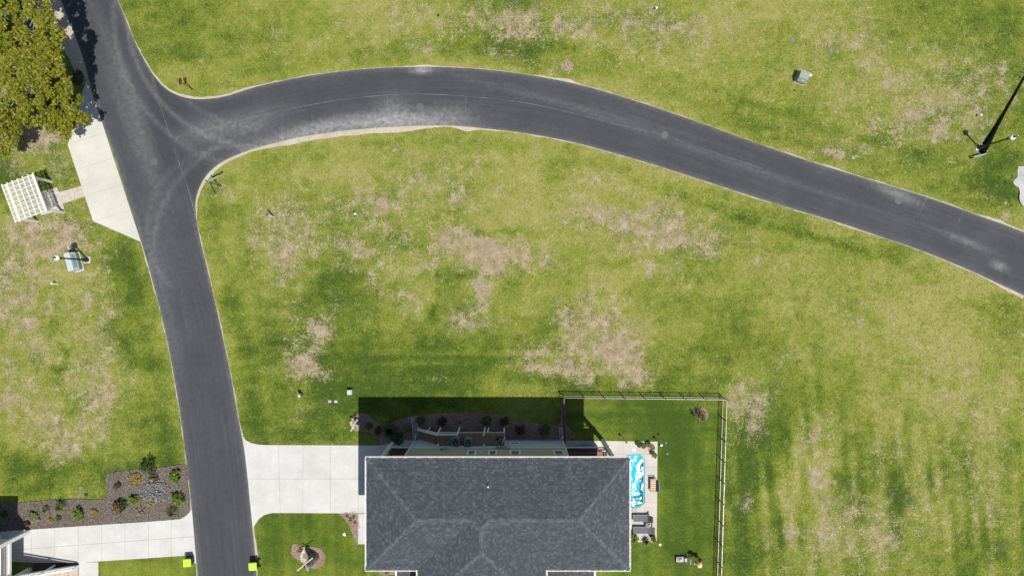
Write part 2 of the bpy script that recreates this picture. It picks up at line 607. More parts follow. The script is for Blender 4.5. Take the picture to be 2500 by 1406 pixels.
def mulch(name, cols):
    m, n, l, b = nt(name)
    pos = geo_pos(n)
    f = noise_node(n, l, pos, 13, 6, 0.75)
    f2 = noise_node(n, l, pos, 0.7, 4)
    k = mth(n, l, 'ADD', mth(n, l, 'MULTIPLY', f, 0.75), mth(n, l, 'MULTIPLY_ADD', f2, 0.75, -0.22))
    c = ramp(n, l, k, [(0.32, cols[0]), (0.55, cols[1]), (0.75, cols[2])])
    l.new(c, b.inputs['Base Color'])
    b.inputs['Roughness'].default_value = 0.95
    bump(n, l, f, b, 0.9, 0.04)
    return m
M['mulch_tan'] = mulch('pine_bark_tan', [(0.17, 0.11, 0.085), (0.27, 0.185, 0.145), (0.38, 0.28, 0.21)])
M['mulch_grey'] = mulch('weathered_grey_mulch', [(0.058, 0.047, 0.039), (0.118, 0.097, 0.081), (0.22, 0.188, 0.16)])
M['mulch_dark'] = mulch('dark_mulch', [(0.03, 0.024, 0.022), (0.06, 0.048, 0.044), (0.10, 0.08, 0.07)])
M['chip_grey'] = mat('mulch_chip_grey', (0.145, 0.12, 0.10), 0.95, 0.2, 10, island=0.7)
M['chip_tan'] = mat('mulch_chip_tan', (0.28, 0.195, 0.15), 0.95, 0.2, 10, island=0.6)

def sand(name='sandy_gravel', cols=((0.27, 0.22, 0.155), (0.40, 0.35, 0.275), (0.52, 0.475, 0.40))):
    m, n, l, b = nt(name)
    pos = geo_pos(n)
    f = noise_node(n, l, pos, 16, 6, 0.75)
    f2 = noise_node(n, l, pos, 0.7, 3)
    k = mth(n, l, 'ADD', mth(n, l, 'MULTIPLY', f, 0.7), mth(n, l, 'MULTIPLY', f2, 0.35))
    c = ramp(n, l, k, [(0.3, cols[0]), (0.5, cols[1]), (0.72, cols[2])])
    l.new(c, b.inputs['Base Color'])
    b.inputs['Roughness'].default_value = 0.95
    bump(n, l, f, b, 0.6, 0.03)
    return m
M['sand'] = sand()
M['gravel'] = sand('grey_gravel', ((0.22, 0.22, 0.20), (0.37, 0.375, 0.36), (0.52, 0.53, 0.52)))

GREENS = [(0.043, 0.078, 0.009), (0.090, 0.131, 0.015), (0.152, 0.184, 0.023), (0.210, 0.221, 0.040), (0.272, 0.253, 0.088)]
TANS = [(0.180, 0.138, 0.086), (0.280, 0.218, 0.144), (0.405, 0.332, 0.236)]

def lawn():
    m, n, l, b = nt('lawn')
    pos = geo_pos(n)
    dry, lush = attr(n, 'dry').outputs['Fac'], attr(n, 'lush').outputs['Fac']
    mow = attr(n, 'mow').outputs['Fac']
    n1 = noise_node(n, l, pos, 1.1, 5, 0.65)
    n2 = noise_node(n, l, pos, 3.4, 5, 0.72)
    n3 = noise_node(n, l, pos, 8.5, 4, 0.75)
    amp = mth(n, l, 'MULTIPLY_ADD', mow, -0.38, 1.0)
    g = mth(n, l, 'ADD', mth(n, l, 'MULTIPLY', mth(n, l, 'SUBTRACT', n1, 0.5), 0.9), mth(n, l, 'MULTIPLY', mth(n, l, 'SUBTRACT', n3, 0.5), 2.2))
    g = mth(n, l, 'ADD', g, mth(n, l, 'MULTIPLY', mth(n, l, 'SUBTRACT', n2, 0.5), 0.7))
    g = mth(n, l, 'MULTIPLY', g, amp)
    k = mth(n, l, 'ADD', mth(n, l, 'SUBTRACT', 0.56, mth(n, l, 'MULTIPLY', lush, 0.60)), g)
    green = ramp(n, l, k, [(i_ / 4, c_) for i_, c_ in enumerate(GREENS)])
    tan = ramp(n, l, mth(n, l, 'ADD', n3, mth(n, l, 'MULTIPLY', mth(n, l, 'SUBTRACT', n1, 0.5), 0.9)), [(0.25, TANS[0]), (0.5, TANS[1]), (0.75, TANS[2])])
    dn = mth(n, l, 'ADD', mth(n, l, 'MULTIPLY', mth(n, l, 'SUBTRACT', n2, 0.5), 1.7), mth(n, l, 'MULTIPLY', mth(n, l, 'SUBTRACT', n3, 0.5), 2.2))
    dn = mth(n, l, 'ADD', dn, mth(n, l, 'MULTIPLY', mth(n, l, 'SUBTRACT', n1, 0.5), 1.1))
    d = mth(n, l, 'ADD', mth(n, l, 'MULTIPLY', dry, 0.9), mth(n, l, 'MULTIPLY', dn, amp))
    mr = n.new('ShaderNodeMapRange')
    mr.interpolation_type = 'SMOOTHSTEP'
    mr.inputs['From Min'].default_value = 0.44
    mr.inputs['From Max'].default_value = 0.86
    l.new(d, mr.inputs['Value'])
    c = mixc(n, l, mr.outputs['Result'], green, tan)
    l.new(c, b.inputs['Base Color'])
    b.inputs['Roughness'].default_value = 0.95
    b.inputs['Specular IOR Level'].default_value = 0.15
    bump(n, l, mth(n, l, 'ADD', n3, n2), b, 0.55, 0.05)
    return m
M['lawn'] = lawn()

def blade():
    m, n, l, b = nt('grass_blades')
    dry, lush = attr(n, 'dry').outputs['Fac'], attr(n, 'lush').outputs['Fac']
    g = n.new('ShaderNodeNewGeometry')
    rnd = attr(n, 'rnd').outputs['Fac']
    k = mth(n, l, 'ADD', mth(n, l, 'SUBTRACT', 0.24, mth(n, l, 'MULTIPLY', lush, 0.60)), mth(n, l, 'MULTIPLY', rnd, 0.70))
    green = ramp(n, l, k, [(i_ / 4, c_) for i_, c_ in enumerate(GREENS)])
    tan = ramp(n, l, rnd, [(0.0, (0.22, 0.17, 0.08)), (0.5, TANS[1]), (1.0, (0.52, 0.43, 0.27))])
    mr = n.new('ShaderNodeMapRange')
    mr.inputs['From Min'].default_value = 0.3
    mr.inputs['From Max'].default_value = 0.8
    l.new(mth(n, l, 'ADD', dry, mth(n, l, 'MULTIPLY_ADD', rnd, 0.9, -0.42)), mr.inputs['Value'])
    c = mixc(n, l, mr.outputs['Result'], green, tan)
    l.new(c, b.inputs['Base Color'])
    b.inputs['Roughness'].default_value = 0.7
    b.inputs['Specular IOR Level'].default_value = 0.2
    tr = n.new('ShaderNodeBsdfTranslucent')
    l.new(c, tr.inputs['Color'])
    mx = n.new('ShaderNodeMixShader')
    mx.inputs[0].default_value = 0.3
    l.new(b.outputs[0], mx.inputs[1])
    l.new(tr.outputs[0], mx.inputs[2])
    l.new(mx.outputs[0], n['Material Output'].inputs['Surface'])
    return m
M['blade'] = blade()

def asphalt():
    m, n, l, b = nt('asphalt')
    pos = geo_pos(n)
    u, v, dust = attr(n, 'u').outputs['Fac'], attr(n, 'v').outputs['Fac'], attr(n, 'dust').outputs['Fac']
    cb = n.new('ShaderNodeCombineXYZ')
    l.new(mth(n, l, 'MULTIPLY', u, 0.10), cb.inputs['X'])
    l.new(mth(n, l, 'MULTIPLY', v, 20.0), cb.inputs['Y'])
    st = noise_node(n, l, cb.outputs[0], 1.0, 5, 0.6)
    n1 = noise_node(n, l, pos, 0.28, 4, 0.6)
    n2 = noise_node(n, l, pos, 2.4, 5, 0.7)
    n3 = noise_node(n, l, pos, 30, 3, 0.7)
    t = mth(n, l, 'ADD', mth(n, l, 'MULTIPLY', st, 0.55), mth(n, l, 'MULTIPLY', n1, 0.5))
    base = ramp(n, l, t, [(0.30, (0.022, 0.025, 0.031)), (0.50, (0.029, 0.033, 0.040)), (0.64, (0.041, 0.045, 0.052)), (0.80, (0.068, 0.073, 0.080))])
    d = mth(n, l, 'MULTIPLY', dust, mth(n, l, 'MULTIPLY_ADD', n2, 2.2, -0.35), clamp=True)
    c = mixc(n, l, d, base, (0.27, 0.265, 0.255))
    vs = n.new('ShaderNodeVectorMath')
    vs.operation = 'SCALE'
    l.new(c, vs.inputs[0])
    l.new(mth(n, l, 'MULTIPLY_ADD', n3, 0.5, 0.75), vs.inputs['Scale'])
    l.new(vs.outputs[0], b.inputs['Base Color'])
    b.inputs['Roughness'].default_value = 0.85
    bump(n, l, n3, b, 0.35, 0.01)
    return m
M['asphalt'] = asphalt()
M['seam'] = mat('pale_seam', (0.19, 0.185, 0.175), 0.9, 0.5, 3.0)
# ------------------------------------------------------------------ outlines traced on the ground
N_EDGE = [(372, 180), (392, 205), (415, 224), (445, 237), (480, 243), (520, 241), (560, 233), (610, 217), (670, 202), (740, 188), (800, 179), (870, 171),
          (940, 166), (1010, 164), (1100, 165), (1180, 170), (1260, 179), (1340, 192), (1420, 209), (1500, 231), (1580, 256), (1660, 283),
          (1740, 311), (1820, 340), (1900, 368), (1980, 395), (2060, 420), (2140, 444), (2220, 468), (2300, 494), (2380, 523), (2450, 548), (2500, 567), (2620, 612), (2900, 720), (3500, 960)]
S_EDGE = [(477, 505), (480, 480), (490, 452), (505, 428), (525, 408), (550, 392), (580, 378), (620, 364), (670, 350), (730, 336), (800, 325), (870, 317),
          (950, 311), (1060, 307), (1130, 309), (1180, 314), (1260, 323), (1340, 336), (1420, 353), (1500, 375), (1580, 398), (1660, 423),
          (1740, 449), (1820, 475), (1900, 500), (1980, 524), (2060, 548), (2140, 575), (2220, 602), (2300, 632), (2380, 666), (2440, 694), (2500, 722), (2600, 775), (2850, 900), (3420, 1150)]
E_EDGE = [(50, -560), (170, -260), (235, -120), (287, 0), (305, 42), (322, 85), (338, 120), (355, 152), (372, 180), (477, 505), (480, 540), (490, 590), (505, 650), (520, 715), (533, 770),
          (548, 840), (562, 905), (575, 980), (588, 1050), (597, 1100), (605, 1170), (612, 1240), (618, 1300), (623, 1350), (627, 1406), (640, 1560), (660, 1900)]
W_EDGE = [(-90, -560), (20, -260), (90, -120), (148, 0), (165, 42), (184, 90), (202, 140), (216, 190), (228, 235), (242, 276), (264, 335), (286, 398), (308, 470), (330, 540), (345, 591),
          (357, 630), (372, 685), (390, 752), (408, 830), (425, 920), (440, 1010), (452, 1100), (460, 1165), (467, 1230), (474, 1300), (480, 1370), (483, 1406), (494, 1560), (512, 1900)]
APRON = [(211, 198), (198, 239), (182, 303), (166, 354), (228, 540), (345, 591), (242, 276)]
DRIVE = [(593, 1063), (600, 1073), (612, 1080), (630, 1084), (650, 1085.5), (930, 1086.5), (968, 1074), (1018, 1074), (1018, 1252), (893, 1252), (700, 1251), (664, 1251), (645, 1256), (632, 1266), (621, 1283), (618, 1290), (610, 1215), (603, 1140)]
WALK_MAIN = [(874, 1253), (1000, 1253), (1000, 1327), (874, 1327)]
NDRIVE = [(469, 1242), (461, 1252), (441, 1266), (348, 1273.5), (186, 1284), (60, 1292.5), (-60, 1298), (-60, 1366), (83, 1372), (192, 1372), (241, 1369), (452, 1355), (466, 1362), (480, 1376), (474, 1300)]
NWALK = [(193, 1371), (241, 1369), (241, 1480), (193, 1480)]
PATIO = [(1376, 1074.5), (1605, 1077), (1603, 1322), (1471, 1322), (1376, 1280)]
POOL = [(1532.5, 1108), (1563, 1108.5), (1574, 1120), (1573, 1225.5), (1561.5, 1237.5), (1533, 1237.5), (1521, 1226), (1521, 1119)]
NBED = [(858, 1020), (864, 1013), (877, 1009), (892, 1010), (901, 1015), (912, 1025), (924, 1033.5), (944, 1036), (964, 1028), (986, 1020.5), (1007, 1015), (1050, 1011), (1086, 1008), (1137, 1009), (1160, 1009),
        (1206, 1011.5), (1239, 1016), (1252, 1025), (1262, 1030), (1297, 1032.5), (1350, 1037), (1366, 1033), (1370, 1000), (1371, 968), (1378, 968), (1380, 1030), (1379, 1074), (1020, 1074), (966, 1074), (952, 1086), (931, 1087), (927, 1078), (917, 1062), (903, 1054), (878, 1052), (866, 1050), (855, 1037)]
KIDNEY = [(713, 1330), (718, 1327.5), (727, 1328), (741, 1334.5), (755, 1334), (775, 1335), (785, 1339), (792, 1348), (795, 1358), (791.5, 1373), (782, 1382), (768, 1386), (760, 1385), (748, 1378), (734, 1368), (719, 1359.5), (713, 1351), (711.5, 1341)]
WEDGE = [(827, 1252.5), (874, 1252.5), (874, 1326), (868, 1319), (862, 1306), (856, 1290), (848, 1275), (838, 1262)]
SBED = [(925, 1387), (990, 1387), (990, 1400), (958, 1401), (948, 1402), (937, 1402), (928, 1397)]
LBED = [(-60, 1237), (0, 1231), (46, 1227), (125, 1220), (186, 1217), (232, 1219), (257, 1214.5), (261, 1191), (260, 1166), (267, 1155), (325, 1146), (406, 1139), (456, 1134.5), (460, 1184), (464, 1228), (460, 1251.5), (441, 1265), (348, 1272.5), (186, 1283), (60, 1291.5), (-60, 1297)]
STAIRBED = [(83, 1373), (193, 1373), (193, 1480), (83, 1480)]
PATH = [(137, 472), (205, 453), (211, 479), (146, 500)]
PERGPAD = [(92, 470), (140, 457), (158, 510), (101, 526)]
ISLAND = [(1697, 996), (1706, 993), (1719, 995), (1727, 1004), (1728, 1018), (1718, 1027), (1706, 1026), (1696, 1017), (1693, 1007)]
SANDS = [
    [(60, -60), (122, -40), (146, 0), (163, 42), (182, 90), (200, 140), (213, 188), (208, 202), (194, 205), (176, 160), (150, 110), (126, 75), (104, 45), (80, 0)],
    [(2488, 410), (2520, 395), (2520, 500), (2489, 490), (2484, 450)],
]

# ------------------------------------------------------------------ road
def strip(A, B, n, nc, swap):
    a, b = smooth_line(GL(A), n), smooth_line(GL(B), n)
    a = np.array(resample(a, n)); b = np.array(resample(b, n))
    mid = (a + b) / 2
    d = np.r_[0, np.cumsum(np.hypot(*np.diff(mid, axis=0).T))]
    t = np.linspace(0, 1, nc + 1)
    pts = a[:, None, :] * (1 - t)[None, :, None] + b[:, None, :] * t[None, :, None]
    uu = np.repeat(d[:, None], nc + 1, 1)
    w = np.hypot(*(a - b).T)
    vv = t[None, :] * w[:, None] * 0.18
    edge = np.minimum(t[None, :], 1 - t[None, :]) * w[:, None]
    i, j = np.meshgrid(np.arange(n - 1), np.arange(nc), indexing='ij')
    k = (i * (nc + 1) + j).ravel()
    f = np.c_[k, k + nc + 1, k + nc + 2, k + 1]
    if swap:
        f = f[:, ::-1]
    return pts.reshape(-1, 2), f, uu.ravel(), vv.ravel(), edge.ravel()

p1, f1, u1, v1, e1 = strip(N_EDGE, S_EDGE, 330, 28, False)
W2 = [p for p in W_EDGE]
# the east edge keeps its corner points, so it is not smoothed across the junction mouth
ea = resample(GL(E_EDGE), 330)
wa = resample(smooth_line(GL(W2), 600), 330)
def strip_raw(a, b, nc):
    n = len(a)
    mid = (a + b) / 2
    d = np.r_[0, np.cumsum(np.hypot(*np.diff(mid, axis=0).T))]
    t = np.linspace(0, 1, nc + 1)
    pts = a[:, None, :] * (1 - t)[None, :, None] + b[:, None, :] * t[None, :, None]
    w = np.hypot(*(a - b).T)
    i, j = np.meshgrid(np.arange(n - 1), np.arange(nc), indexing='ij')
    k = (i * (nc + 1) + j).ravel()
    f = np.c_[k, k + nc + 1, k + nc + 2, k + 1]
    return (pts.reshape(-1, 2), f, np.repeat(d[:, None], nc + 1, 1).ravel(), (t[None, :] * w[:, None] * 0.18).ravel(),
            (np.minimum(t[None, :], 1 - t[None, :]) * w[:, None]).ravel())
# match west points to the east points by nearest parameter: split at the mouth so cross lines stay square
p2, f2, u2, v2, e2 = strip_raw(wa, ea, 26)
def face_up(p, f):
    a, b, c = p[f[0, 0]], p[f[0, 1]], p[f[0, 2]]
    cr = (b[0] - a[0]) * (c[1] - a[1]) - (b[1] - a[1]) * (c[0] - a[0])
    return f if cr > 0 else f[:, ::-1]
f1, f2 = face_up(p1, f1), face_up(p2, f2)
pp = np.vstack([p1, p2])
ff = np.vstack([f1, f2 + len(p1)])
uu, vv, ee = np.r_[u1, u2 + 300], np.r_[v1, v2 + 7], np.r_[e1, e2]
pxx, pyy = 1250 + pp[:, 0] * F_PX / CAM_H, 703 - pp[:, 1] * F_PX / CAM_H
def blob(x, y, cx, cy, rx, ry, ang=0.0):
    c, s = math.cos(ang), math.sin(ang)
    dx, dy = x - cx, y - cy
    a, b = (dx * c + dy * s) / rx, (-dx * s + dy * c) / ry
    return np.exp(-(a * a + b * b))
dust = 0.05 + 0.28 * np.exp(-ee / 0.22)
# the mouth line is inside the road, so no dust there
inside_j = np.exp(-((pxx - 430) / 75) ** 2 - ((pyy - 340) / 150) ** 2)
dust *= 1 - 0.85 * np.clip(inside_j * 1.5, 0, 1)
for (cx, cy, rx, ry, s, a) in [(1000, 295, 130, 22, 0.75, 0), (850, 305, 130, 18, 0.5, -0.1), (720, 330, 120, 16, 0.5, -0.25), (960, 265, 40, 30, 0.30, 0), (600, 300, 90, 25, 0.30, -0.3),
                               (500, 320, 60, 25, 0.25, -0.3), (1030, 172, 22, 8, 0.9, 0), (1105, 275, 50, 25, 0.2, 0), (2190, 475, 60, 12, 0.5, 0.4), (2440, 650, 20, 10, 0.6, 0.4), (2360, 590, 60, 8, 0.35, 0.4),
                               (300, 200, 20, 160, 0.18, -0.35), (350, 330, 20, 120, 0.15, -0.3), (310, 300, 14, 150, 0.15, -0.4), (380, 560, 60, 160, 0.10, -0.2), (420, 800, 14, 160, 0.12, -0.2), (1400, 260, 300, 10, 0.12, 0.25), (1800, 400, 400, 9, 0.14, 0.33)]:
    dust += s * blob(pxx, pyy, cx, cy, rx, ry, a)
# faint tyre arcs turning through the junction
for (cx, cy, r, w, s) in [(640, 30, 330, 6, 0.24), (650, 40, 372, 7, 0.18), (640, 20, 292, 5, 0.15), (560, 560, 200, 6, 0.12), (700, 640, 330, 7, 0.10), (640, 600, 262, 5, 0.09)]:
    rr = np.hypot(pxx - cx, pyy - cy)
    dust += s * np.exp(-((rr - r) / w) ** 2) * (pxx < 640) * (pyy < 700)
road = np_mesh('road', np.c_[pp, np.full(len(pp), 0.03)], ff, M['asphalt'], attrs={'u': uu, 'v': vv, 'dust': dust})
struct(road)
ROAD_POLYS = [[tuple(p) for p in np.vstack([smooth_line(GL(N_EDGE), 200), smooth_line(GL(S_EDGE), 200)[::-1]])],
              [tuple(p) for p in np.vstack([resample(wa, 160), resample(GL(E_EDGE), 160)[::-1]])]]

def ribbon(name, line, wl_, wr_, z, m, parent=None):
    """flat band along a line; wl_/wr_ half widths (arrays or numbers)"""
    a = np.array(line)
    t = np.gradient(a, axis=0)
    t /= np.maximum(1e-9, np.hypot(t[:, 0], t[:, 1]))[:, None]
    nn = np.c_[-t[:, 1], t[:, 0]]
    L = a + nn * np.broadcast_to(wl_, len(a))[:, None]
    R = a - nn * np.broadcast_to(wr_, len(a))[:, None]
    v = np.c_[np.vstack([L, R]), np.full(2 * len(a), z)]
    k = np.arange(len(a) - 1)
    f = np.c_[k, k + len(a), k + len(a) + 1, k + 1]
    return np_mesh(name, v, f, m, parent)

def edge_band(line_px, n, base, amp, extra, side):
    ln = smooth_line(GL(line_px), n) if len(line_px) > 3 else resample(GL(line_px), n)
    px, py = 1250 + ln[:, 0] * F_PX / CAM_H, 703 - ln[:, 1] * F_PX / CAM_H
    w = base + amp * (vnoise(ln[:, 0], ln[:, 1], 0.8, 3) ** 2 + 0.7 * vnoise(ln[:, 0], ln[:, 1], 2.7, 4) ** 2)
    for (cx, cy, r, s) in extra:
        w = w + s * np.exp(-((px - cx) ** 2 + (py - cy) ** 2) / r ** 2)
    return ln, w
shoulder_parts = []
for nm, line, n, base, amp, extra, sgn in [
        ('road_shoulder', N_EDGE[:33], 500, 0.005, 0.10, [(430, 232, 60, 0.16), (560, 236, 90, 0.15), (1040, 164, 40, 0.12), (1385, 198, 25, 0.3), (2440, 540, 40, 0.2), (2040, 412, 30, 0.12)], 1),
        ('road_shoulder', S_EDGE[:33], 500, 0.008, 0.12, [(740, 334, 110, 0.42), (900, 314, 90, 0.36), (1000, 308, 60, 0.30), (560, 388, 50, 0.22), (500, 440, 40, 0.25), (1140, 310, 30, 0.35), (2480, 712, 60, 0.2)], -1),
        ('road_shoulder', E_EDGE[3:9], 120, 0.01, 0.12, [], 1),
        ('road_shoulder', E_EDGE[9:25], 260, 0.01, 0.11, [(597, 1060, 20, 0.1), (622, 1340, 50, 0.15)], 1),
        ('road_shoulder', W_EDGE[14:28], 260, 0.01, 0.11, [], -1),
        ('road_shoulder', W_EDGE[3:10], 120, 0.10, 0.25, [], -1)]:
    ln, w = edge_band(line, n, base, amp, extra, sgn)
    struct(ribbon(nm, ln, w if sgn > 0 else 0.3, 0.3 if sgn > 0 else w, 0.014, M['sand']))

# pale seams in the asphalt, manhole covers
for pts in [[(432, 336), (470, 325), (520, 313), (580, 297), (660, 277), (740, 260), (820, 246), (900, 236.5), (945, 233), (1000, 230), (1060, 231), (1140, 236), (1220, 243), (1300, 255), (1400, 277), (1500, 303), (1580, 321), (1612, 327)],
            [(1634, 336), (1680, 352), (1760, 378), (1860, 412)],
            [(372, 205), (392, 262), (405, 300), (417, 336)],
            [(425, 362), (440, 405), (455, 450), (470, 500), (486, 560)],
            [(945, 233), (948, 272), (951, 311)], [(1138, 236), (1137, 270), (1134, 308)],
            [(2357, 508), (2338, 545), (2318, 590)], [(2262, 484), (2240, 530)]]:
    ln = smooth_line(GL(pts), max(12, len(pts) * 6))
    w = 0.003 + 0.015 * vnoise(ln[:, 0], ln[:, 1], 1.1, 9)
    ribbon('seam', ln, w, w, 0.036, M['seam'], road)
for (px, py, lab) in [(1024.7, 262, 'worn iron manhole cover on the dusty bend of the road'), (1622, 330, 'iron manhole cover where the pale centre seam of the road ends'),
                      (376, 396, 'dark iron manhole cover in the junction beside the pale concrete apron'), (2193, 490, 'iron manhole cover on the dusty straight stretch of road')]:
    x, y = G(px, py)
    t = thing('manhole_cover', (x, y, 0.03), lab, 'manhole cover', 'manhole covers set in the road')
    MB().lathe([(0.36, 0.0), (0.36, 0.010), (0.28, 0.012), (0.28, 0.006), (0.0, 0.006)], seg=20).build('ring', M['iron'], t)
    MB().lathe([(0.25, 0.0), (0.25, 0.014), (0.15, 0.016), (0.14, 0.011), (0.0, 0.012)], seg=20).build('lid', M['iron'], t)

# ------------------------------------------------------------------ concrete: slabs with open joints
def cell(x0, y0, x1, y1):
    return ccw(GL([(x0, y0), (x1, y0), (x1, y1), (x0, y1)]))

def slabs(name, poly_px, cells, z0, z1, m, holes=None, gap=0.009):
    """base sheet in joint colour, one slab per cell on top of it"""
    poly = ccw(GL(poly_px))
    base = MB().prism(poly, z0 - 0.06, z0).build(name, M['joint'])
    struct(base)
    for c in cells:
        c = inset(ccw(c), gap)
        if len(c) < 3:
            continue
        q = clip_poly(poly, c)
        # drop doubled points
        r = []
        for p in q:
            if not r or math.hypot(p[0] - r[-1][0], p[1] - r[-1][1]) > 1e-4:
                r.append(p)
        if len(r) < 3 or area(r) < 0.02:
            continue
        MB().prism(r, z0 - 0.05, z1).build('slab', m, base)
    return base

# curb apron: joints run across it
d = [(166, 354), (256, 324), (190, 413), (279, 386), (209, 479), (297, 450), (228, 540), (324, 512)]
ux, uy = 66.0, 188.0
def ap(k):
    a, b = d[2 * k], d[2 * k + 1]
    return a, b
lines = [((150, 180), (260, 150)), ((165, 290), (270, 255)), ap(0), ap(1), ap(2), ap(3), ((240, 620), (380, 590))]
cells = []
for (a, b), (c, e) in zip(lines, lines[1:]):
    ext = lambda p, q, t: (p[0] + (q[0] - p[0]) * t, p[1] + (q[1] - p[1]) * t)
    cells.append(GL([ext(a, b, -1), ext(a, b, 2), ext(c, e, 2), ext(c, e, -1)]))
slabs('concrete_apron', APRON, cells, 0.02, 0.05, M['apron'])

cells = []
xs = [(560, 560), (679, 686), (740, 740), (807.5, 807.5), (875, 875), (1030, 1030)]
for (a, a2), (b, b2) in zip(xs, xs[1:]):
    cells.append(GL([(a, 1050), (b, 1050), ((b + b2) / 2, 1168), ((a + a2) / 2, 1168)]))
    cells.append(GL([((a + a2) / 2, 1168), ((b + b2) / 2, 1168), (b2, 1300), (a2, 1300)]))
slabs('driveway', DRIVE, cells, 0.03, 0.06, M['concrete'])
slabs('walkway', WALK_MAIN, [cell(870, 1253, 1000, 1285), cell(870, 1285, 1000, 1330)], 0.03, 0.06, M['concrete'])
xs = [-60, 20, 78, 135, 192, 249, 306, 363, 418.5, 490]
cells = []
for a, b in zip(xs, xs[1:]):
    ya, yb = 1325 - (a - 250) * 0.075, 1325 - (b - 250) * 0.075
    cells.append(GL([(a, 1230), (b, 1230), (b, yb), (a, ya)]))
    cells.append(GL([(a, ya), (b, yb), (b, 1400), (a, 1400)]))
slabs('neighbour_driveway', NDRIVE, cells, 0.03, 0.06, M['concrete'])
slabs('neighbour_walkway', NWALK, [cell(190, 1371, 245, 1410), cell(190, 1410, 245, 1480)], 0.026, 0.057, M['concrete'])

# pool patio, slabs clipped round the pool
POOL_W = ccw(GL(POOL))
patio_base = MB()
PW = ccw(GL(PATIO))
bx0, bx1 = G(1519, 0)[0], G(1576, 0)[0]
by0, by1 = G(0, 1240)[1], G(0, 1105)[1]
def rect(x0, y0, x1, y1):
    return [(x0, y0), (x1, y0), (x1, y1), (x0, y1)]
BIG = 200
regions = [rect(-BIG, by1, BIG, BIG), rect(-BIG, -BIG, BIG, by0), rect(-BIG, by0, bx0, by1), rect(bx1, by0, BIG, by1)]
pb = MB()
for rg in regions:
    q = clip_poly(PW, rg)
    if len(q) > 2:
        pb.prism(q, -0.06, 0.03)
patio = struct(pb.build('patio', M['joint_pale']))
gx = [1376, 1424, 1472, 1521, 1574, 1606]
gy = [1074, 1108, 1140, 1182, 1226, 1238, 1262, 1322]
for a, b in zip(gx, gx[1:]):
    for c_, e_ in zip(gy, gy[1:]):
        ce = cell(a, c_, b, e_)
        if a >= 1520 and b <= 1575 and c_ >= 1107 and e_ <= 1239:
            continue
        q = clip_poly(PW, inset(ce, 0.006))
        if len(q) > 2 and area(q) > 0.02:
            MB().prism(q, -0.02, 0.065).build('slab', M['patio'], patio)
# corner pieces beside the chamfers of the pool
for tri in ([(1521, 1108), (1532.5, 1108), (1521, 1119)], [(1563, 1108), (1574, 1108), (1574, 1120)], [(1574, 1226), (1574, 1238), (1561.5, 1238)], [(1521, 1226), (1533, 1238), (1521, 1238)]):
    MB().prism(GL(tri), -0.02, 0.064).build('slab', M['patio'], patio)

# pavers of the little path and of the pergola pad
def pavers(name, poly_px, ang_px, step, z):
    poly = ccw(GL(poly_px))
    a, b = G(*ang_px[0]), G(*ang_px[1])
    th = math.atan2(b[1] - a[1], b[0] - a[0])
    base = struct(MB().prism(poly, -0.05, z - 0.03).build(name, M['joint']))
    c, s = math.cos(th), math.sin(th)
    cx, cy = sum(p[0] for p in poly) / len(poly), sum(p[1] for p in poly) / len(poly)
    k = 0
    yy = -3.0
    while yy < 3.0:
        xx = -3.0 + (0.5 * step[0] if k % 2 else 0.0) - random.random() * 0.1
        while xx < 3.0:
            w = step[0] * random.choice([0.7, 1.0, 1.0, 1.35])
            q = [(xx + .008, yy + .008), (xx + w - .008, yy + .008), (xx + w - .008, yy + step[1] - .008), (xx + .008, yy + step[1] - .008)]
            q = [(cx + p[0] * c - p[1] * s, cy + p[0] * s + p[1] * c) for p in q]
            q = clip_poly(poly, ccw(q))
            if len(q) > 2 and area(q) > 0.01:
                MB().prism(q, -0.03, z + random.uniform(-0.004, 0.004)).build('paver', M['paver'], base)
            xx += w
        yy += step[1]
        k += 1
    return base
pavers('paver_path', PATH, ((137, 472), (205, 453)), (0.34, 0.26), 0.04)
pavers('paver_pad', PERGPAD, ((92, 470), (140, 457)), (0.42, 0.34), 0.045)

# ------------------------------------------------------------------ planting beds
def mounded(name, poly_px, m, z=0.05, n=160, jit=0.06):
    pts = smooth_line(GL(poly_px + [poly_px[0]]), n)[:-1]
    j = jit * (np.array([vnoise(pts[:, 0], pts[:, 1], 1.7, 21)]).ravel() - 0.5)
    cen = pts.mean(0)
    d_ = pts - cen
    pts = pts + d_ / np.maximum(0.1, np.hypot(d_[:, 0], d_[:, 1]))[:, None] * j[:, None]
    return struct(MB().prism([tuple(p) for p in pts], -0.05, z).build(name, m)), [tuple(p) for p in pts]

def chips(name, poly, n, size, m, z, parent):
    """loose bark pieces lying on a bed"""
    P_ = np.array(poly)
    x = rng.uniform(P_[:, 0].min(), P_[:, 0].max(), n * 4)
    y = rng.uniform(P_[:, 1].min(), P_[:, 1].max(), n * 4)
    k = in_poly(x, y, poly) & (np.abs(x) < 50) & (y > -30)
    x, y = x[k][:n], y[k][:n]
    n = len(x)
    if n == 0:
        return
    a = rng.uniform(0, 2 * np.pi, n)
    L, W = size * rng.uniform(0.5, 1.4, n), size * rng.uniform(0.15, 0.45, n)
    t1, t2 = rng.normal(0, 0.25, n), rng.normal(0, 0.35, n)
    ca, sa = np.cos(a), np.sin(a)
    V = []
    for sx, sy in ((-1, -1), (1, -1), (1, 1), (-1, 1)):
        lx, ly = sx * L / 2, sy * W / 2
        V.append(np.c_[x + lx * ca - ly * sa, y + lx * sa + ly * ca, z + 0.02 + lx * t1 + ly * t2])
    V = np.stack(V, 1).reshape(-1, 3)
    f = np.arange(4 * n).reshape(-1, 4)
    return stuff(np_mesh(name, V, f, m, parent))

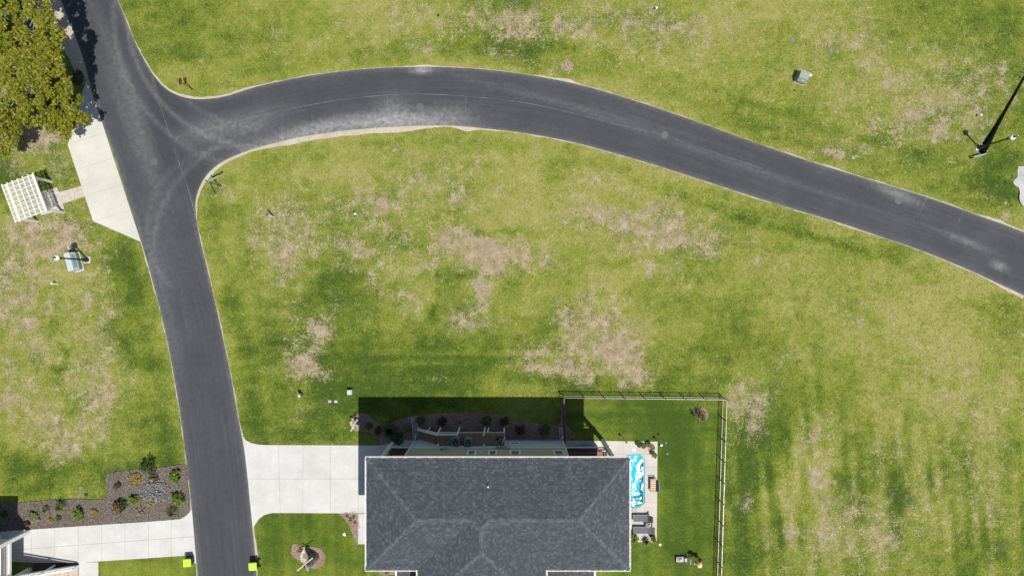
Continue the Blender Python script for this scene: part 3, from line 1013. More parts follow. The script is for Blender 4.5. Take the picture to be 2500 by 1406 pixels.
nbed, NB = mounded('mulch_bed', NBED, M['mulch_tan'], 0.05, 220)
kbed, KB = mounded('mulch_bed', KIDNEY, M['mulch_tan'], 0.06)
wbed, WB = mounded('mulch_bed', WEDGE, M['mulch_tan'], 0.05)
sbed, SB = mounded('mulch_bed', SBED, M['mulch_tan'], 0.05)
lbed, LB = mounded('mulch_bed', LBED, M['mulch_grey'], 0.05, 260)
ibed, IB = mounded('mulch_bed', ISLAND, M['mulch_tan'], 0.04)
stbed = struct(MB().prism(ccw(GL(STAIRBED)), -0.05, 0.05).build('mulch_bed', M['mulch_dark']))
for b_, poly, n_, s_, m_ in ((nbed, NB, 9000, 0.10, 'chip_tan'), (kbed, KB, 2200, 0.10, 'chip_tan'), (wbed, WB, 700, 0.09, 'chip_tan'), (sbed, SB, 300, 0.09, 'chip_tan'), (lbed, LB, 26000, 0.12, 'chip_grey'), (ibed, IB, 500, 0.09, 'chip_tan')):
    chips('bark_chips', poly, n_, s_, M[m_], 0.05, b_)
for s_, nm_ in zip(SANDS, ('sand', 'gravel')):
    mounded('gravel_patch', s_, M[nm_], 0.012, 140, 0.8)

# ------------------------------------------------------------------ lawn
DRY = [(1180, 615, 110, 45, 1.00), (1175, 725, 35, 45, 0.95), (1145, 800, 65, 25, 0.85), (1240, 645, 90, 40, 0.60), (1330, 630, 60, 40, 0.40), (1130, 590, 50, 25, 0.60),
       (1490, 845, 110, 60, 1.00), (1420, 912, 130, 30, 0.85), (1300, 885, 60, 45, 0.65), (1525, 895, 60, 45, 0.90), (1480, 765, 80, 50, 0.65), (1400, 850, 60, 50, 0.60),
       (740, 890, 75, 42, 1.00), (785, 815, 38, 60, 0.65), (745, 785, 70, 50, 0.45), (965, 920, 30, 12, 0.60), (1040, 890, 25, 15, 0.50), (1070, 925, 20, 12, 0.50),
       (1560, 540, 130, 50, 0.72), (1430, 520, 60, 40, 0.60), (1640, 560, 100, 40, 0.50), (1600, 660, 60, 20, 0.55), (1710, 600, 60, 50, 0.50), (1520, 610, 60, 40, 0.50),
       (1855, 650, 50, 30, 0.55), (1845, 1015, 45, 80, 0.95), (1830, 1215, 26, 60, 0.75), (1790, 1010, 25, 60, 0.60), (1925, 882, 50, 20, 0.60), (1805, 970, 30, 40, 0.70),
       (2130, 1200, 60, 150, 0.36), (2225, 1210, 50, 130, 0.36), (2330, 1220, 45, 120, 0.32), (2000, 1150, 50, 110, 0.36), (2420, 1200, 60, 150, 0.30), (2060, 1300, 100, 80, 0.32), (1920, 1330, 60, 60, 0.40), (1980, 1050, 60, 50, 0.29), (2150, 1330, 80, 60, 0.36),
       (2320, 860, 170, 90, 0.30), (2350, 1000, 150, 80, 0.22), (2100, 760, 120, 60, 0.25),
       (2160, 190, 180, 110, 0.42), (2250, 290, 150, 60, 0.44), (2050, 376, 45, 18, 0.81), (2210, 345, 150, 35, 0.42), (2290, 210, 80, 80, 0.38), (2080, 90, 120, 50, 0.34), (2420, 190, 60, 60, 0.34),
       (1650, 85, 280, 60, 0.45), (1200, 60, 220, 60, 0.42), (1400, 55, 120, 40, 0.50), (870, 90, 90, 45, 0.35), (1050, 100, 60, 10, 0.50), (1384, 183, 26, 14, 0.95), (1000, 30, 80, 30, 0.40), (700, 110, 80, 40, 0.25), (480, 168, 12, 10, 1.00),
       (700, 590, 80, 110, 0.50), (700, 645, 26, 55, 0.75), (1000, 440, 220, 90, 0.33), (880, 600, 160, 120, 0.35), (870, 590, 30, 25, 0.60), (950, 720, 80, 80, 0.40), (1040, 635, 14, 10, 0.90), (900, 505, 60, 25, 0.55), (1180, 480, 160, 50, 0.30), (540, 455, 20, 22, 0.75), (1430, 440, 60, 20, 0.40),
       (60, 690, 140, 90, 0.55), (165, 560, 70, 55, 0.62), (60, 800, 80, 80, 0.47), (240, 790, 55, 130, 0.44), (90, 1000, 80, 110, 0.50), (225, 940, 70, 120, 0.36), (165, 1085, 60, 26, 0.62), (105, 325, 80, 35, 0.51), (15, 960, 30, 70, 0.58), (60, 570, 60, 60, 0.36), (110, 610, 60, 60, 0.44), (160, 1010, 90, 60, 0.40), (60, 380, 60, 60, 0.29), (150, 420, 40, 60, 0.36), (250, 1060, 50, 40, 0.29), (70, 270, 120, 120, 0.36),
       (730, 1010, 20, 25, 0.45), (690, 985, 18, 10, 0.40), (730, 920, 14, 8, 0.70), (1540, 1065, 40, 8, 0.50), (1520, 1058, 20, 10, 0.50), (1712, 1085, 10, 10, 0.40), (645, 1310, 14, 30, 0.40), (745, 1295, 14, 14, 0.50), (820, 1310, 14, 20, 0.50),
       (2443, 532, 26, 8, 1.00), (2390, 505, 12, 12, 0.80), (2440, 480, 14, 14, 0.70), (2400, 470, 18, 20, 0.50), (1440, 330, 0.1, 0.1, 0.00), (1285, 315, 60, 8, 0.50)]
LUSH = [(1000, 870, 190, 80, .75), (900, 965, 210, 50, .75), (800, 720, 120, 50, .6), (1400, 945, 120, 16, .7), (620, 950, 55, 130, .6), (1100, 660, 60, 20, .7), (1065, 760, 16, 24, .9), (1235, 570, 80, 16, .6), (1160, 680, 130, 20, .5),
        (310, 720, 45, 130, .6), (350, 900, 40, 150, .4), (270, 1160, 170, 40, .6), (20, 430, 25, 45, .8), (60, 1160, 80, 50, .7), (560, 760, 30, 30, .6), (770, 850, 200, 30, .4),
        (1650, 1100, 90, 200, .42), (1550, 1010, 180, 45, .48), (1650, 1330, 110, 120, .45), (720, 1300, 90, 70, .40), (830, 1370, 60, 40, .40), (350, 1385, 110, 25, .1),
        (1850, 1150, 40, 100, .8), (1900, 1000, 60, 80, .6), (1800, 860, 160, 60, .45), (1990, 960, 80, 60, .4), (1700, 760, 150, 50, .3), (1850, 1350, 60, 40, .6), (2080, 1100, 30, 120, .55), (2180, 1230, 26, 120, .55), (2280, 1230, 26, 120, .5), (2400, 1330, 60, 60, .4),
        (2400, 470, 60, 60, .5), (2450, 420, 50, 50, .45), (2480, 300, 40, 120, .4), (1900, 110, 120, 40, .4), (2350, 60, 120, 60, .4), (650, 60, 140, 60, .35), (430, 90, 60, 100, .35), (1200, 110, 160, 20, .3), (147, 850, 14, 20, .8), (147, 905, 14, 14, .9), (120, 795, 16, 12, .7), (160, 1010, 14, 40, .6), (700, 1040, 110, 30, .45), (800, 1060, 70, 20, .5)]
YELLOW = [(2150, 1250, 300, 150, .3), (100, 850, 150, 250, .25), (1300, 500, 400, 120, .15), (2150, 200, 250, 120, .2), (2250, 780, 260, 140, .35), (2200, 950, 200, 120, .25), (900, 240 + 190, 260, 80, .22), (700, 420, 150, 60, .2), (560, 200, 200, 60, .12), (1500, 480, 300, 60, .15), (350, 1385, 120, 30, .35), (1000, 350, 350, 20, .15), (2380, 640 + 60, 100, 40, .2), (850, 150, 250, 40, .12)]
SWALE_N = [(1080, 105), (1250, 112), (1400, 128), (1550, 160), (1700, 200), (1850, 250), (2000, 305), (2150, 350), (2300, 410), (2420, 455), (2560, 510)]
SWALE_S = [(1560, 445), (1700, 490), (1850, 540), (1980, 580), (2080, 610), (2200, 650), (2320, 710), (2460, 790), (2560, 850)]
def seg_dist(x, y, line):
    d_ = np.full(x.shape, 1e9)
    for (x1, y1), (x2, y2) in zip(line, line[1:]):
        dx, dy = x2 - x1, y2 - y1
        t = np.clip(((x - x1) * dx + (y - y1) * dy) / (dx * dx + dy * dy), 0, 1)
        d_ = np.minimum(d_, np.hypot(x - x1 - t * dx, y - y1 - t * dy))
    return d_
YARD = [(1374, 966), (1764, 970), (1748, 1500), (1374, 1500)]
FRONT = [(621, 1283), (632, 1266), (664, 1251), (893, 1252), (893, 1500), (630, 1500)]
NSTRIP = [(241, 1369), (452, 1355), (480, 1376), (494, 1500), (241, 1500)]
def fields(x, y, fine=True):
    px, py = 1250 + x * F_PX / CAM_H, 703 - y * F_PX / CAM_H
    w1, w2 = (vnoise(x, y, 0.45, 1) - .5) * 60, (vnoise(x, y, 0.45, 2) - .5) * 60
    w3, w4 = (vnoise(x, y, 1.6, 5) - .5) * 26, (vnoise(x, y, 1.6, 6) - .5) * 26
    qx, qy = px + w1 + w3, py + w2 + w4
    dry = np.zeros_like(x)
    for (cx, cy, rx, ry, s) in DRY:
        k = s * blob(qx, qy, cx, cy, rx * 1.05, ry * 1.05)
        dry = 1 - (1 - dry) * (1 - np.clip(k, 0, 1))
    lush = np.zeros_like(x)
    for (cx, cy, rx, ry, s) in LUSH:
        lush = 1 - (1 - lush) * (1 - s * blob(qx, qy, cx, cy, rx * 1.15, ry * 1.15))
    yel = np.zeros_like(x)
    for (cx, cy, rx, ry, s) in YELLOW:
        yel += s * blob(qx, qy, cx, cy, rx, ry)
    sw = 0.42 * np.exp(-(seg_dist(px + w1 * .3, py + w2 * .3, SWALE_N) / 16) ** 2) + 0.4 * np.exp(-(seg_dist(px + w1 * .3, py + w2 * .3, SWALE_S) / 9) ** 2)
    lush = np.clip(lush + sw, 0, 1)
    n0 = vnoise(x, y, 0.16, 11) * 0.6 + vnoise(x, y, 0.5, 12) * 0.4
    mow = (in_poly(px, py, YARD) | in_poly(px, py, FRONT) | in_poly(px, py, NSTRIP)).astype(float)
    outer = ((np.abs(px - 1250) > 1300) | (np.abs(py - 703) > 740)).astype(float)
    dry = dry * (1 - 0.6 * mow) + outer * 0.3 * (n0 > .5)
    mid = (vnoise(x, y, 0.9, 13) - .5) * 0.5 + (vnoise(x, y, 2.1, 14) - .5) * 0.45
    dry = np.clip(dry * 0.84 + (mid + (n0 - .5) * 0.4) * (1 - mow) * (0.35 + 0.65 * np.clip(dry * 1.6, 0, 1)) + 0.19 * (1 - mow) - 0.30 * np.clip(lush, 0, 1), 0, 1.1)
    lush = np.clip(lush * 1.0 + (n0 - .5) * 0.35 - yel + mow * (0.28 - 0.04 * in_poly(px, py, NSTRIP)), -0.6, 1.0)
    # broad uneven growth, bands left by mowing along the roads, streaks in the open field
    low = (vnoise(x, y, .07, 51) - .5) * .7 + (vnoise(x, y, .19, 52) - .5) * .8 + (vnoise(x, y, .55, 53) - .5) * .7 + (vnoise(x, y, 1.7, 54) - .5) * .5
    dl = np.minimum(np.minimum(seg_dist(px, py, N_EDGE[3:33]), seg_dist(px, py, S_EDGE[:33])), np.minimum(seg_dist(px, py, W_EDGE[14:28]), seg_dist(px, py, E_EDGE[9:25])))
    low -= .46 * np.exp(-(dl / 18) ** 2) * (1 - mow)
    low += .30 * np.exp(-((dl - 44) / 13) ** 2) * (vnoise(x, y, .25, 55) + .2) - .18 * np.exp(-((dl - 78) / 12) ** 2)
    fld = (1 / (1 + np.exp(-(px - 1800) / 30))) * (1 / (1 + np.exp(-(py - 960) / 60)))
    vs = (vnoise(x * 1.5 + y * .1, y * .22, 1.0, 56) - .5) * (.35 + vnoise(x, y, .16, 58))
    low += fld * vs * 1.6
    dry = np.clip(dry - fld * vs * .55, 0, 1.1)
    ctr = np.exp(-((px - 1150) / 420) ** 2 - ((py - 890) / 70) ** 2)
    hs = (vnoise(x * .12, y * 2.1, 1.0, 57) - .5)
    low += ctr * hs * .9
    dry = np.clip(dry - ctr * hs * .5, 0, 1.1)
    low += (vnoise(x * .22 + y * .05, y * 1.7 - x * .12, 1.0, 59) - .5) * .5 * (1 - fld) * (1 - mow)
    lush = np.clip(lush + low * .74 * (1 - .55 * mow), -.6, 1.0)
    # mowing lines
    q_ = np.where((py > 1078) | (px < 1000), px, py) / 25.64
    stripe = vnoise(q_, q_ * 0 + .5, 1.9, 61) + .5 * vnoise(q_, q_ * 0 + 3.5, 4.1, 62) - .75
    lush = lush + mow * stripe * 0.30
    return dry, lush, mow
def axis_lines(lo, hi, step, far):
    core = np.arange(lo, hi + step / 2, step)
    out = []
    d_ = step
    p = hi
    while p < far:
        d_ *= 1.5
        p += d_
        out.append(p)
    return np.r_[[-v for v in out][::-1] if lo == -hi else [lo - (v - hi) for v in out][::-1], core, out]
gxs = axis_lines(-51.0, 51.0, 0.30, 900)
gys = axis_lines(-30.0, 30.0, 0.30, 900)
X, Y = np.meshgrid(gxs, gys)
xf, yf = X.ravel(), Y.ravel()
pxf, pyf = 1250 + xf * F_PX / CAM_H, 703 - yf * F_PX / CAM_H
dry, lush, mow = fields(xf, yf)
zf = -0.02 * vnoise(xf, yf, 0.3, 31)
zf -= 0.16 * np.exp(-(seg_dist(pxf, pyf, SWALE_N) / 22) ** 2) + 0.08 * np.exp(-(seg_dist(pxf, pyf, SWALE_S) / 16) ** 2)
nx, ny = len(gxs), len(gys)
i, j = np.meshgrid(np.arange(ny - 1), np.arange(nx - 1), indexing='ij')
k = (i * nx + j).ravel()
gf = np.c_[k, k + 1, k + nx + 1, k + nx]
cx_, cy_ = xf[gf].mean(1), yf[gf].mean(1)
hole = in_poly(cx_, cy_, GL([(1500, 1098), (1590, 1098), (1590, 1250), (1500, 1250)]))
gf = gf[~hole]
ground = struct(np_mesh('lawn', np.c_[xf, yf, zf], gf, M['lawn'], attrs={'dry': dry, 'lush': lush, 'mow': mow}))

# ------------------------------------------------------------------ grass tufts
AVOID = ROAD_POLYS + [GL(p) for p in (APRON, DRIVE, WALK_MAIN, NDRIVE, NWALK, PATIO, PATH, PERGPAD, STAIRBED)] + [NB, KB, WB, SB, LB, IB]
HOUSE_FOOT = [(-11.2, -14.4), (8.6, -14.4), (8.6, -26), (-11.2, -26)]
AVOID.append(HOUSE_FOOT)
NT = 150000
tx, ty = rng.uniform(-50, 50, NT), rng.uniform(-28.6, 28.6, NT)
keep = np.ones(NT, bool)
for p in AVOID:
    keep &= ~in_poly(tx, ty, p)
tx, ty = tx[keep], ty[keep]
td, tl, tm = fields(tx, ty)
td = td + (vnoise(tx, ty, 2.2, 41) - .5) * 0.45
keep = rng.random(len(tx)) > np.clip((td - 0.45) * 1.5, 0, 0.80)
tx, ty, td, tl, tm = tx[keep], ty[keep], td[keep], tl[keep], tm[keep]
tz = -0.02 * vnoise(tx, ty, 0.3, 31)
px_, py_ = 1250 + tx * F_PX / CAM_H, 703 - ty * F_PX / CAM_H
tz -= 0.16 * np.exp(-(seg_dist(px_, py_, SWALE_N) / 22) ** 2) + 0.08 * np.exp(-(seg_dist(px_, py_, SWALE_S) / 16) ** 2)
NBL = 4
n = len(tx)
B = n * NBL
ang = rng.uniform(0, 2 * np.pi, B)
bx, by, bz = np.repeat(tx, NBL), np.repeat(ty, NBL), np.repeat(tz, NBL)
mm = np.repeat(tm, NBL)
ln_ = rng.uniform(0.07, 0.17, B) * (1 - 0.45 * mm)
hh = rng.uniform(0.015, 0.055, B) * (1 - 0.5 * mm)
wd = rng.uniform(0.010, 0.024, B)
dx, dy = np.cos(ang), np.sin(ang)
ox, oy = rng.normal(0, 0.03, B), rng.normal(0, 0.03, B)
b0 = np.c_[bx + ox - dy * wd, by + oy + dx * wd, bz - 0.005]
b1 = np.c_[bx + ox + dy * wd, by + oy - dx * wd, bz - 0.005]
b2 = np.c_[bx + ox + dx * ln_, by + oy + dy * ln_, bz + hh]
gv = np.stack([b0, b1, b2], 1).reshape(-1, 3)
gfc = np.arange(3 * B).reshape(-1, 3)[:, ::1]
rep = lambda a: np.repeat(np.repeat(a, NBL), 3)
rnd = np.repeat(np.clip(np.repeat(rng.random(n), NBL) * 0.72 + rng.random(B) * 0.28, 0, 1), 3)
stuff(np_mesh('grass', gv, gfc, M['blade'], attrs={'dry': rep(td), 'lush': rep(tl), 'rnd': rnd}))
# ------------------------------------------------------------------ main house
HX, HY = -1.3, -18.3
house = thing('house', (HX, HY, 0), 'raised beige house with grey hipped shingle roof and white gutters', 'house')
HS = (HX, HY, 0)
EX0, EX1, EY0, EY1, EZ = -11.73, 9.45, -13.71, -22.70, 9.94
RY, RX0, RX1, RZ = -18.2, -7.5, 5.2, 11.44
SL = (RZ - EZ) / (EY0 - RY)
WX0, WX1 = -7.60, 2.74
WXM = (WX0 + WX1) / 2
WZ = EZ + SL * (WX1 - WX0) / 2
EXT = (WZ - RZ) / SL
WAP, WEND = -20.7, -25.9
pA, pB, pC, pD = (EX0, EY0, EZ), (EX1, EY0, EZ), (EX1, EY1, EZ), (EX0, EY1, EZ)
r0, r1 = (RX0, RY, RZ), (RX1, RY, RZ)
va, vb = (WXM - EXT, RY, RZ), (WXM + EXT, RY, RZ)
wt, wa_ = (WXM, RY - EXT, WZ), (WXM, WAP, WZ)
w0, w1 = (WX0, EY1, EZ), (WX1, EY1, EZ)
w2, w3 = (WX0, WEND, EZ), (WX1, WEND, EZ)
FACES = [([pB, pA, r0, r1], (-1, 0)), ([va, vb, wt], (-1, 0)), ([pA, pD, r0], (0, -1)), ([pC, pB, r1], (0, 1)),
         ([pD, w0, va, r0], (1, 0)), ([w1, pC, r1, vb], (1, 0)),
         ([w0, w2, wa_, wt, va], (0, -1)), ([w3, w1, vb, wt, wa_], (0, 1)), ([w2, w3, wa_], (1, 0))]
rb = MB()
for f, e in FACES:
    rb.poly(f)
rb.poly([(EX0 + .02, EY0 - .02, EZ - .16), (EX1 - .02, EY0 - .02, EZ - .16), (EX1 - .02, EY1 + .02, EZ - .16), (EX0 + .02, EY1 + .02, EZ - .16)])
rb.poly([(WX0 + .02, EY1 + .02, EZ - .165), (WX1 - .02, EY1 + .02, EZ - .165), (WX1 - .02, WEND + .02, EZ - .165), (WX0 + .02, WEND + .02, EZ - .165)])
roof = rb.build('roof', M['shingle_base'], house, HS)

def shingles(name, faces, parent, shift, expo=0.15, seed=3):
    r_ = random.Random(seed)
    mb = MB()
    for f, e in faces:
        o = Vector(f[0])
        nrm = (Vector(f[1]) - o).cross(Vector(f[2]) - o).normalized()
        if nrm.z < 0:
            nrm = -nrm
        ex = Vector((e[0], e[1], 0))
        ex = (ex - nrm * ex.dot(nrm)).normalized()
        uy = nrm.cross(ex).normalized()
        if uy.z < 0:
            uy = -uy
        p2 = ccw([((Vector(p) - o).dot(ex), (Vector(p) - o).dot(uy)) for p in f])
        lo = min(p[1] for p in p2); hi = max(p[1] for p in p2)
        x0 = min(p[0] for p in p2); x1 = max(p[0] for p in p2)
        v = lo
        while v < hi:
            u = x0 - r_.random() * 0.3
            while u < x1:
                w = r_.choice([0.10, 0.14, 0.18, 0.22, 0.28])
                q = clip_poly(p2, [(u, v), (u + w - 0.006, v), (u + w - 0.006, v + expo + 0.01), (u, v + expo + 0.01)])
                u += w
                if len(q) < 3 or area(q) < 0.0006:
                    continue
                t = r_.choice([0.018, 0.023, 0.030])
                n0 = len(mb.v)
                for p in q:
                    k = 1 - (p[1] - v) / (expo + 0.01)
                    mb.v.append(tuple(o + ex * p[0] + uy * p[1] + nrm * (0.004 + t * k)))
                # butt edge
                mb.f.append(tuple(range(n0, n0 + len(q))))
                low = [i for i, p in enumerate(q) if p[1] - v < 1e-6]
                if len(low) == 2:
                    a, b = low
                    m0 = len(mb.v)
                    for i in (a, b):
                        p = q[i]
                        mb.v.append(tuple(o + ex * p[0] + uy * p[1] + nrm * 0.001))
                    mb.f.append((n0 + a, n0 + b, m0 + 1, m0))
            v += expo
    ob = mb.build(name, M['shingle'], parent, shift)
    return stuff(ob)
shingles('shingles', FACES, roof, HS)

def caps(name, segs, parent, shift):
    r_ = random.Random(5)
    mb = MB()
    for a, b, na, nb in segs:
        a, b = Vector(a), Vector(b)
        d_ = (b - a).normalized()
        L = (b - a).length
        k = int(L / 0.17)
        for i in range(k):
            p = a + d_ * (L * i / k)
            q = a + d_ * (L * (i + 1) / k + 0.05)
            for nn in (na, nb):
                nn = Vector(nn).normalized()
                s = nn.cross(d_).normalized()
                if s.z > 0:
                    s = -s
                s = s * 0.155
                u0, u1 = Vector((0, 0, 0.034 + r_.random() * 0.006)), Vector((0, 0, 0.022))
                mb.quad(p + u0, q + u1, q + s + u1, p + s + u0)
                mb.quad(p + u0, p + s + u0, p + s, p)
    return stuff(mb.build(name, M['shingle_cap'], parent, shift))
nN, nS, nW, nE = (0, SL, 1), (0, -SL, 1), (-(RZ - EZ) / (RX0 - EX0), 0, 1), ((RZ - EZ) / (EX1 - RX1), 0, 1)
wW, wE, wS = (-SL, 0, 1), (SL, 0, 1), (0, -(WZ - EZ) / (WAP - WEND), 1)
caps('ridge_caps', [(pA, r0, nN, nW), (pB, r1, nN, nE), (pD, r0, nS, nW), (pC, r1, nS, nE), (r0, va, nN, nS), (vb, r1, nN, nS), (va, wt, nN, wW), (vb, wt, nN, wE), (wt, wa_, wW, wE), (w2, wa_, wW, wS), (w3, wa_, wE, wS)], roof, HS)

def gutter(a, b, out, parent, shift, z, hang=0.93, ends=0.0):
    """trough along a-b hung on the outer side 'out'"""
    a, b, o_ = Vector((a[0], a[1], z)), Vector((b[0], b[1], z)), Vector((out[0], out[1], 0))
    d_ = (b - a).normalized()
    W = 0.135
    n0 = MB()
    n0.bar(a + o_ * (W - 0.012) - Vector((0, 0, .05)), b + o_ * (W - 0.012) - Vector((0, 0, .05)), 0.028, 0.12)
    n0.bar(a + o_ * 0.012 - Vector((0, 0, .06)), b + o_ * 0.012 - Vector((0, 0, .06)), 0.02, 0.14)
    g = n0.build('gutter', M['white'], parent, shift)
    MB().bar(a + o_ * (W / 2) - Vector((0, 0, .09)), b + o_ * (W / 2) - Vector((0, 0, .09)), W - 0.05, 0.015).build('trough', M['gutter_in'], g, (0, 0, 0) if parent is None else shift)
    L = (b - a).length
    k = max(1, int(L / hang))
    h0 = None
    for i in range(k):
        c = a + d_ * (L * (i + 0.5) / k) + o_ * (W / 2 - 0.005) - Vector((0, 0, 0.005))
        if h0 is None:
            mb = MB().bar(Vector((0, 0, 0)) - o_ * (W / 2), Vector((0, 0, 0)) + o_ * (W / 2 - .02), 0.035, 0.012)
            h0 = mb.build('hanger', M['white'], g)
            h0.location = c - Vector(shift)
        else:
            h = h0.copy()
            COL.objects.link(h)
            h.location = c - Vector(shift)
    return g
gz = EZ - 0.012
gutter((EX0 - .13, EY0), (EX1 + .13, EY0), (0, 1), house, HS, gz)
gutter((EX0, EY0), (EX0, EY1), (-1, 0), house, HS, gz)
gutter((EX1, EY1), (EX1, EY0), (1, 0), house, HS, gz)
gutter((EX0 - .13, EY1), (WX0 - .14, EY1), (0, -1), house, HS, gz)
gutter((WX1 + .14, EY1), (EX1 + .13, EY1), (0, -1), house, HS, gz)
gutter((WX0, EY1), (WX0, WEND), (-1, 0), house, HS, gz)
gutter((WX1, WEND), (WX1, EY1), (1, 0), house, HS, gz)
# plumbing vent
vx, vy, _ = P(1192, 1185, 10.6)
MB().lathe([(0.05, 0), (0.05, 0.42), (0.0, 0.42)], (vx, vy, EZ + SL * (EY0 - vy) - 0.03), 10).build('vent_pipe', M['white'], house, HS)

# walls: lap siding courses as real steps
WN, WS_, WW, WE = -14.47, -22.0, -9.2, 4.8
def lap(mb, a, b, out, z0, z1, step):
    z = z0
    a, b, o_ = Vector((a[0], a[1], 0)), Vector((b[0], b[1], 0)), Vector((out[0], out[1], 0))
    while z < z1 - 1e-6:
        zt = min(z + step, z1)
        mb.quad(a + o_ * .022 + Vector((0, 0, z)), b + o_ * .022 + Vector((0, 0, z)), b + o_ * .004 + Vector((0, 0, zt)), a + o_ * .004 + Vector((0, 0, zt)))
        mb.quad(a + o_ * .004 + Vector((0, 0, z)), b + o_ * .004 + Vector((0, 0, z)), b + o_ * .022 + Vector((0, 0, z)), a + o_ * .022 + Vector((0, 0, z)))
        z = zt
core = MB()
core.box(((WW + WE) / 2, (WN + WS_) / 2, 4.9), (WE - WW, WN - WS_, 9.78))
core.box((WXM, -23.6, 4.9), (WX1 - WX0 - 1.0, 3.4, 9.76))
wall = core.build('wall', M['siding'], house, HS)
sd = MB()
lap(sd, (WE, WN), (WW, WN), (0, 1), 3.28, 9.7, 0.17)
lap(sd, (WW, WN), (WW, WS_), (-1, 0), 3.28, 9.7, 0.17)
lap(sd, (WE, WS_), (WE, WN), (1, 0), 3.28, 9.7, 0.17)
stuff(sd.build('siding', M['siding'], wall, HS))
sd = MB()
lap(sd, (WE, WN), (WW, WN), (0, 1), 0.05, 3.04, 0.17)
lap(sd, (WW, WN), (WW, WS_), (-1, 0), 0.05, 3.04, 0.17)
lap(sd, (WE, WS_), (WE, WN), (1, 0), 0.05, 3.04, 0.17)
stuff(sd.build('lower_siding', M['lower'], wall, HS))
MB().box(((WW + WE) / 2, WN + .03, 3.16), (WE - WW + .1, 0.10, 0.24)).build('band', M['white'], house, HS)
for x in (WW, WE):
    MB().box((x, WN + .015, 4.9), (0.20, 0.09, 9.7)).build('corner_board', M['trim'], house, HS)

def window(x, z, w, h, panes=2):
    f = MB()
    t = 0.15
    y = WN + 0.05
    f.box((x, y, z + h / 2 + t / 2), (w + 2 * t, 0.07, t))
    f.box((x, y, z - h / 2 - t / 2), (w + 2 * t + .06, 0.12, t))
    f.box((x - w / 2 - t / 2, y, z), (t, 0.07, h))
    f.box((x + w / 2 + t / 2, y, z), (t, 0.07, h))
    fr = f.build('window', M['white'], house, HS)
    ph = h / panes
    for k in range(panes):
        MB().box((x, WN + .030, z - h / 2 + ph * (k + .5)), (w, 0.02, ph - 0.02)).build('pane', M['glass'], fr, HS)
    for k in range(1, panes):
        MB().box((x, WN + .045, z - h / 2 + ph * k), (w, 0.035, 0.07)).build('sash_bar', M['white'], fr, HS)
for x, w in ((-3.53, 0.50), (-1.70, 0.50), (0.27, 0.64), (4.10, 0.68)):
    window(x, 5.25, w, 1.25)
window(0.27, 1.55, 0.68, 0.5, 1)

# porches at both ends: upper floor boards, posts, rails
def porch(x0, x1, along, name_post=True):
    fl = MB().box(((x0 + x1) / 2, (WN + WS_) / 2, 3.06), (x1 - x0, WN - WS_ - .02, 0.12)).build('porch_floor', M['porchwood'], house, HS)
    k = int((WN - WS_) / 0.14)
    m0 = None
    for i_ in range(k):
        y = WN - 0.08 - i_ * 0.14
        if m0 is None:
            m0 = MB().box((0, 0, 0), (x1 - x0 - .1, 0.128, 0.03)).build('board', M['porchwood'], fl)
            o = m0
        else:
            o = m0.copy(); COL.objects.link(o)
        o.location = ((x0 + x1) / 2 - HX, y - HY, 3.135)
    MB().box(((x0 + x1) / 2, WN + .03, 3.13), (x1 - x0, 0.06, 0.24)).build('porch_band', M['trim'], house, HS)
    xe = x0 if x0 < WW - .5 else x1
    MB().box((xe, (WN + WS_) / 2, 3.13), (0.07, WN - WS_, 0.24)).build('porch_band', M['trim'], house, HS)
    for (px, py) in [(xe, WN + .02), (xe, WS_ + .1), (xe, (WN + WS_) / 2)]:
        pm = MB().box((px, py, 4.9), (0.30, 0.30, 9.76)).build('post', M['trim'], house, HS)
        MB().box((px, py, 3.3), (0.38, 0.38, 0.5)).build('post_collar', M['white'], pm, HS)
    # rail with slim bars
    for (a, b) in [((x0, WN), (x1, WN)), ((xe, WN), (xe, WS_))]:
        rl = MB().bar((a[0], a[1], 4.25), (b[0], b[1], 4.25), 0.09, 0.06).bar((a[0], a[1], 3.38), (b[0], b[1], 3.38), 0.05, 0.05).build('railing', M['black_metal'], house, HS)
        ca = MB()
        for zz in (3.55, 3.72, 3.89, 4.06):
            ca.tube([(a[0], a[1], zz), (b[0], b[1], zz)], 0.006, 5)
        ca.build('rail_cables', M['black_metal'], rl, HS)
porch(-11.1, WW, 'w')
porch(WE, 8.6, 'e')
# lower roofs on the far side
for (x0, x1) in ((-9.96, WX0 + .3), (WX1 - .3, 7.12)):
    zt, zb, y0, y1 = 7.1, 6.0, WS_, -25.6
    f = [((x0, y1, zb), (x1, y1, zb), (x1, y0, zt), (x0, y0, zt))]
    lr = MB().poly(f[0]).poly([(x0, y1, zb - .15), (x0, y0, zb - .15), (x1, y0, zb - .15), (x1, y1, zb - .15)]).build('lower_roof', M['shingle_base'], house, HS)
    shingles('shingles', [(list(f[0]), (1, 0))], lr, HS, seed=int(x0 * 7) % 50)
    xo = x0 if x0 < -9 else x1
    MB().bar((xo, y0, zt - .05), (xo, y1, zb - .05), 0.13, 0.18).build('rake_board', M['white'], house, HS)
    for yy in (y1 + .2,):
        MB().box((xo, yy, zb / 2), (0.22, 0.22, zb - .1)).build('post', M['trim'], house, HS)

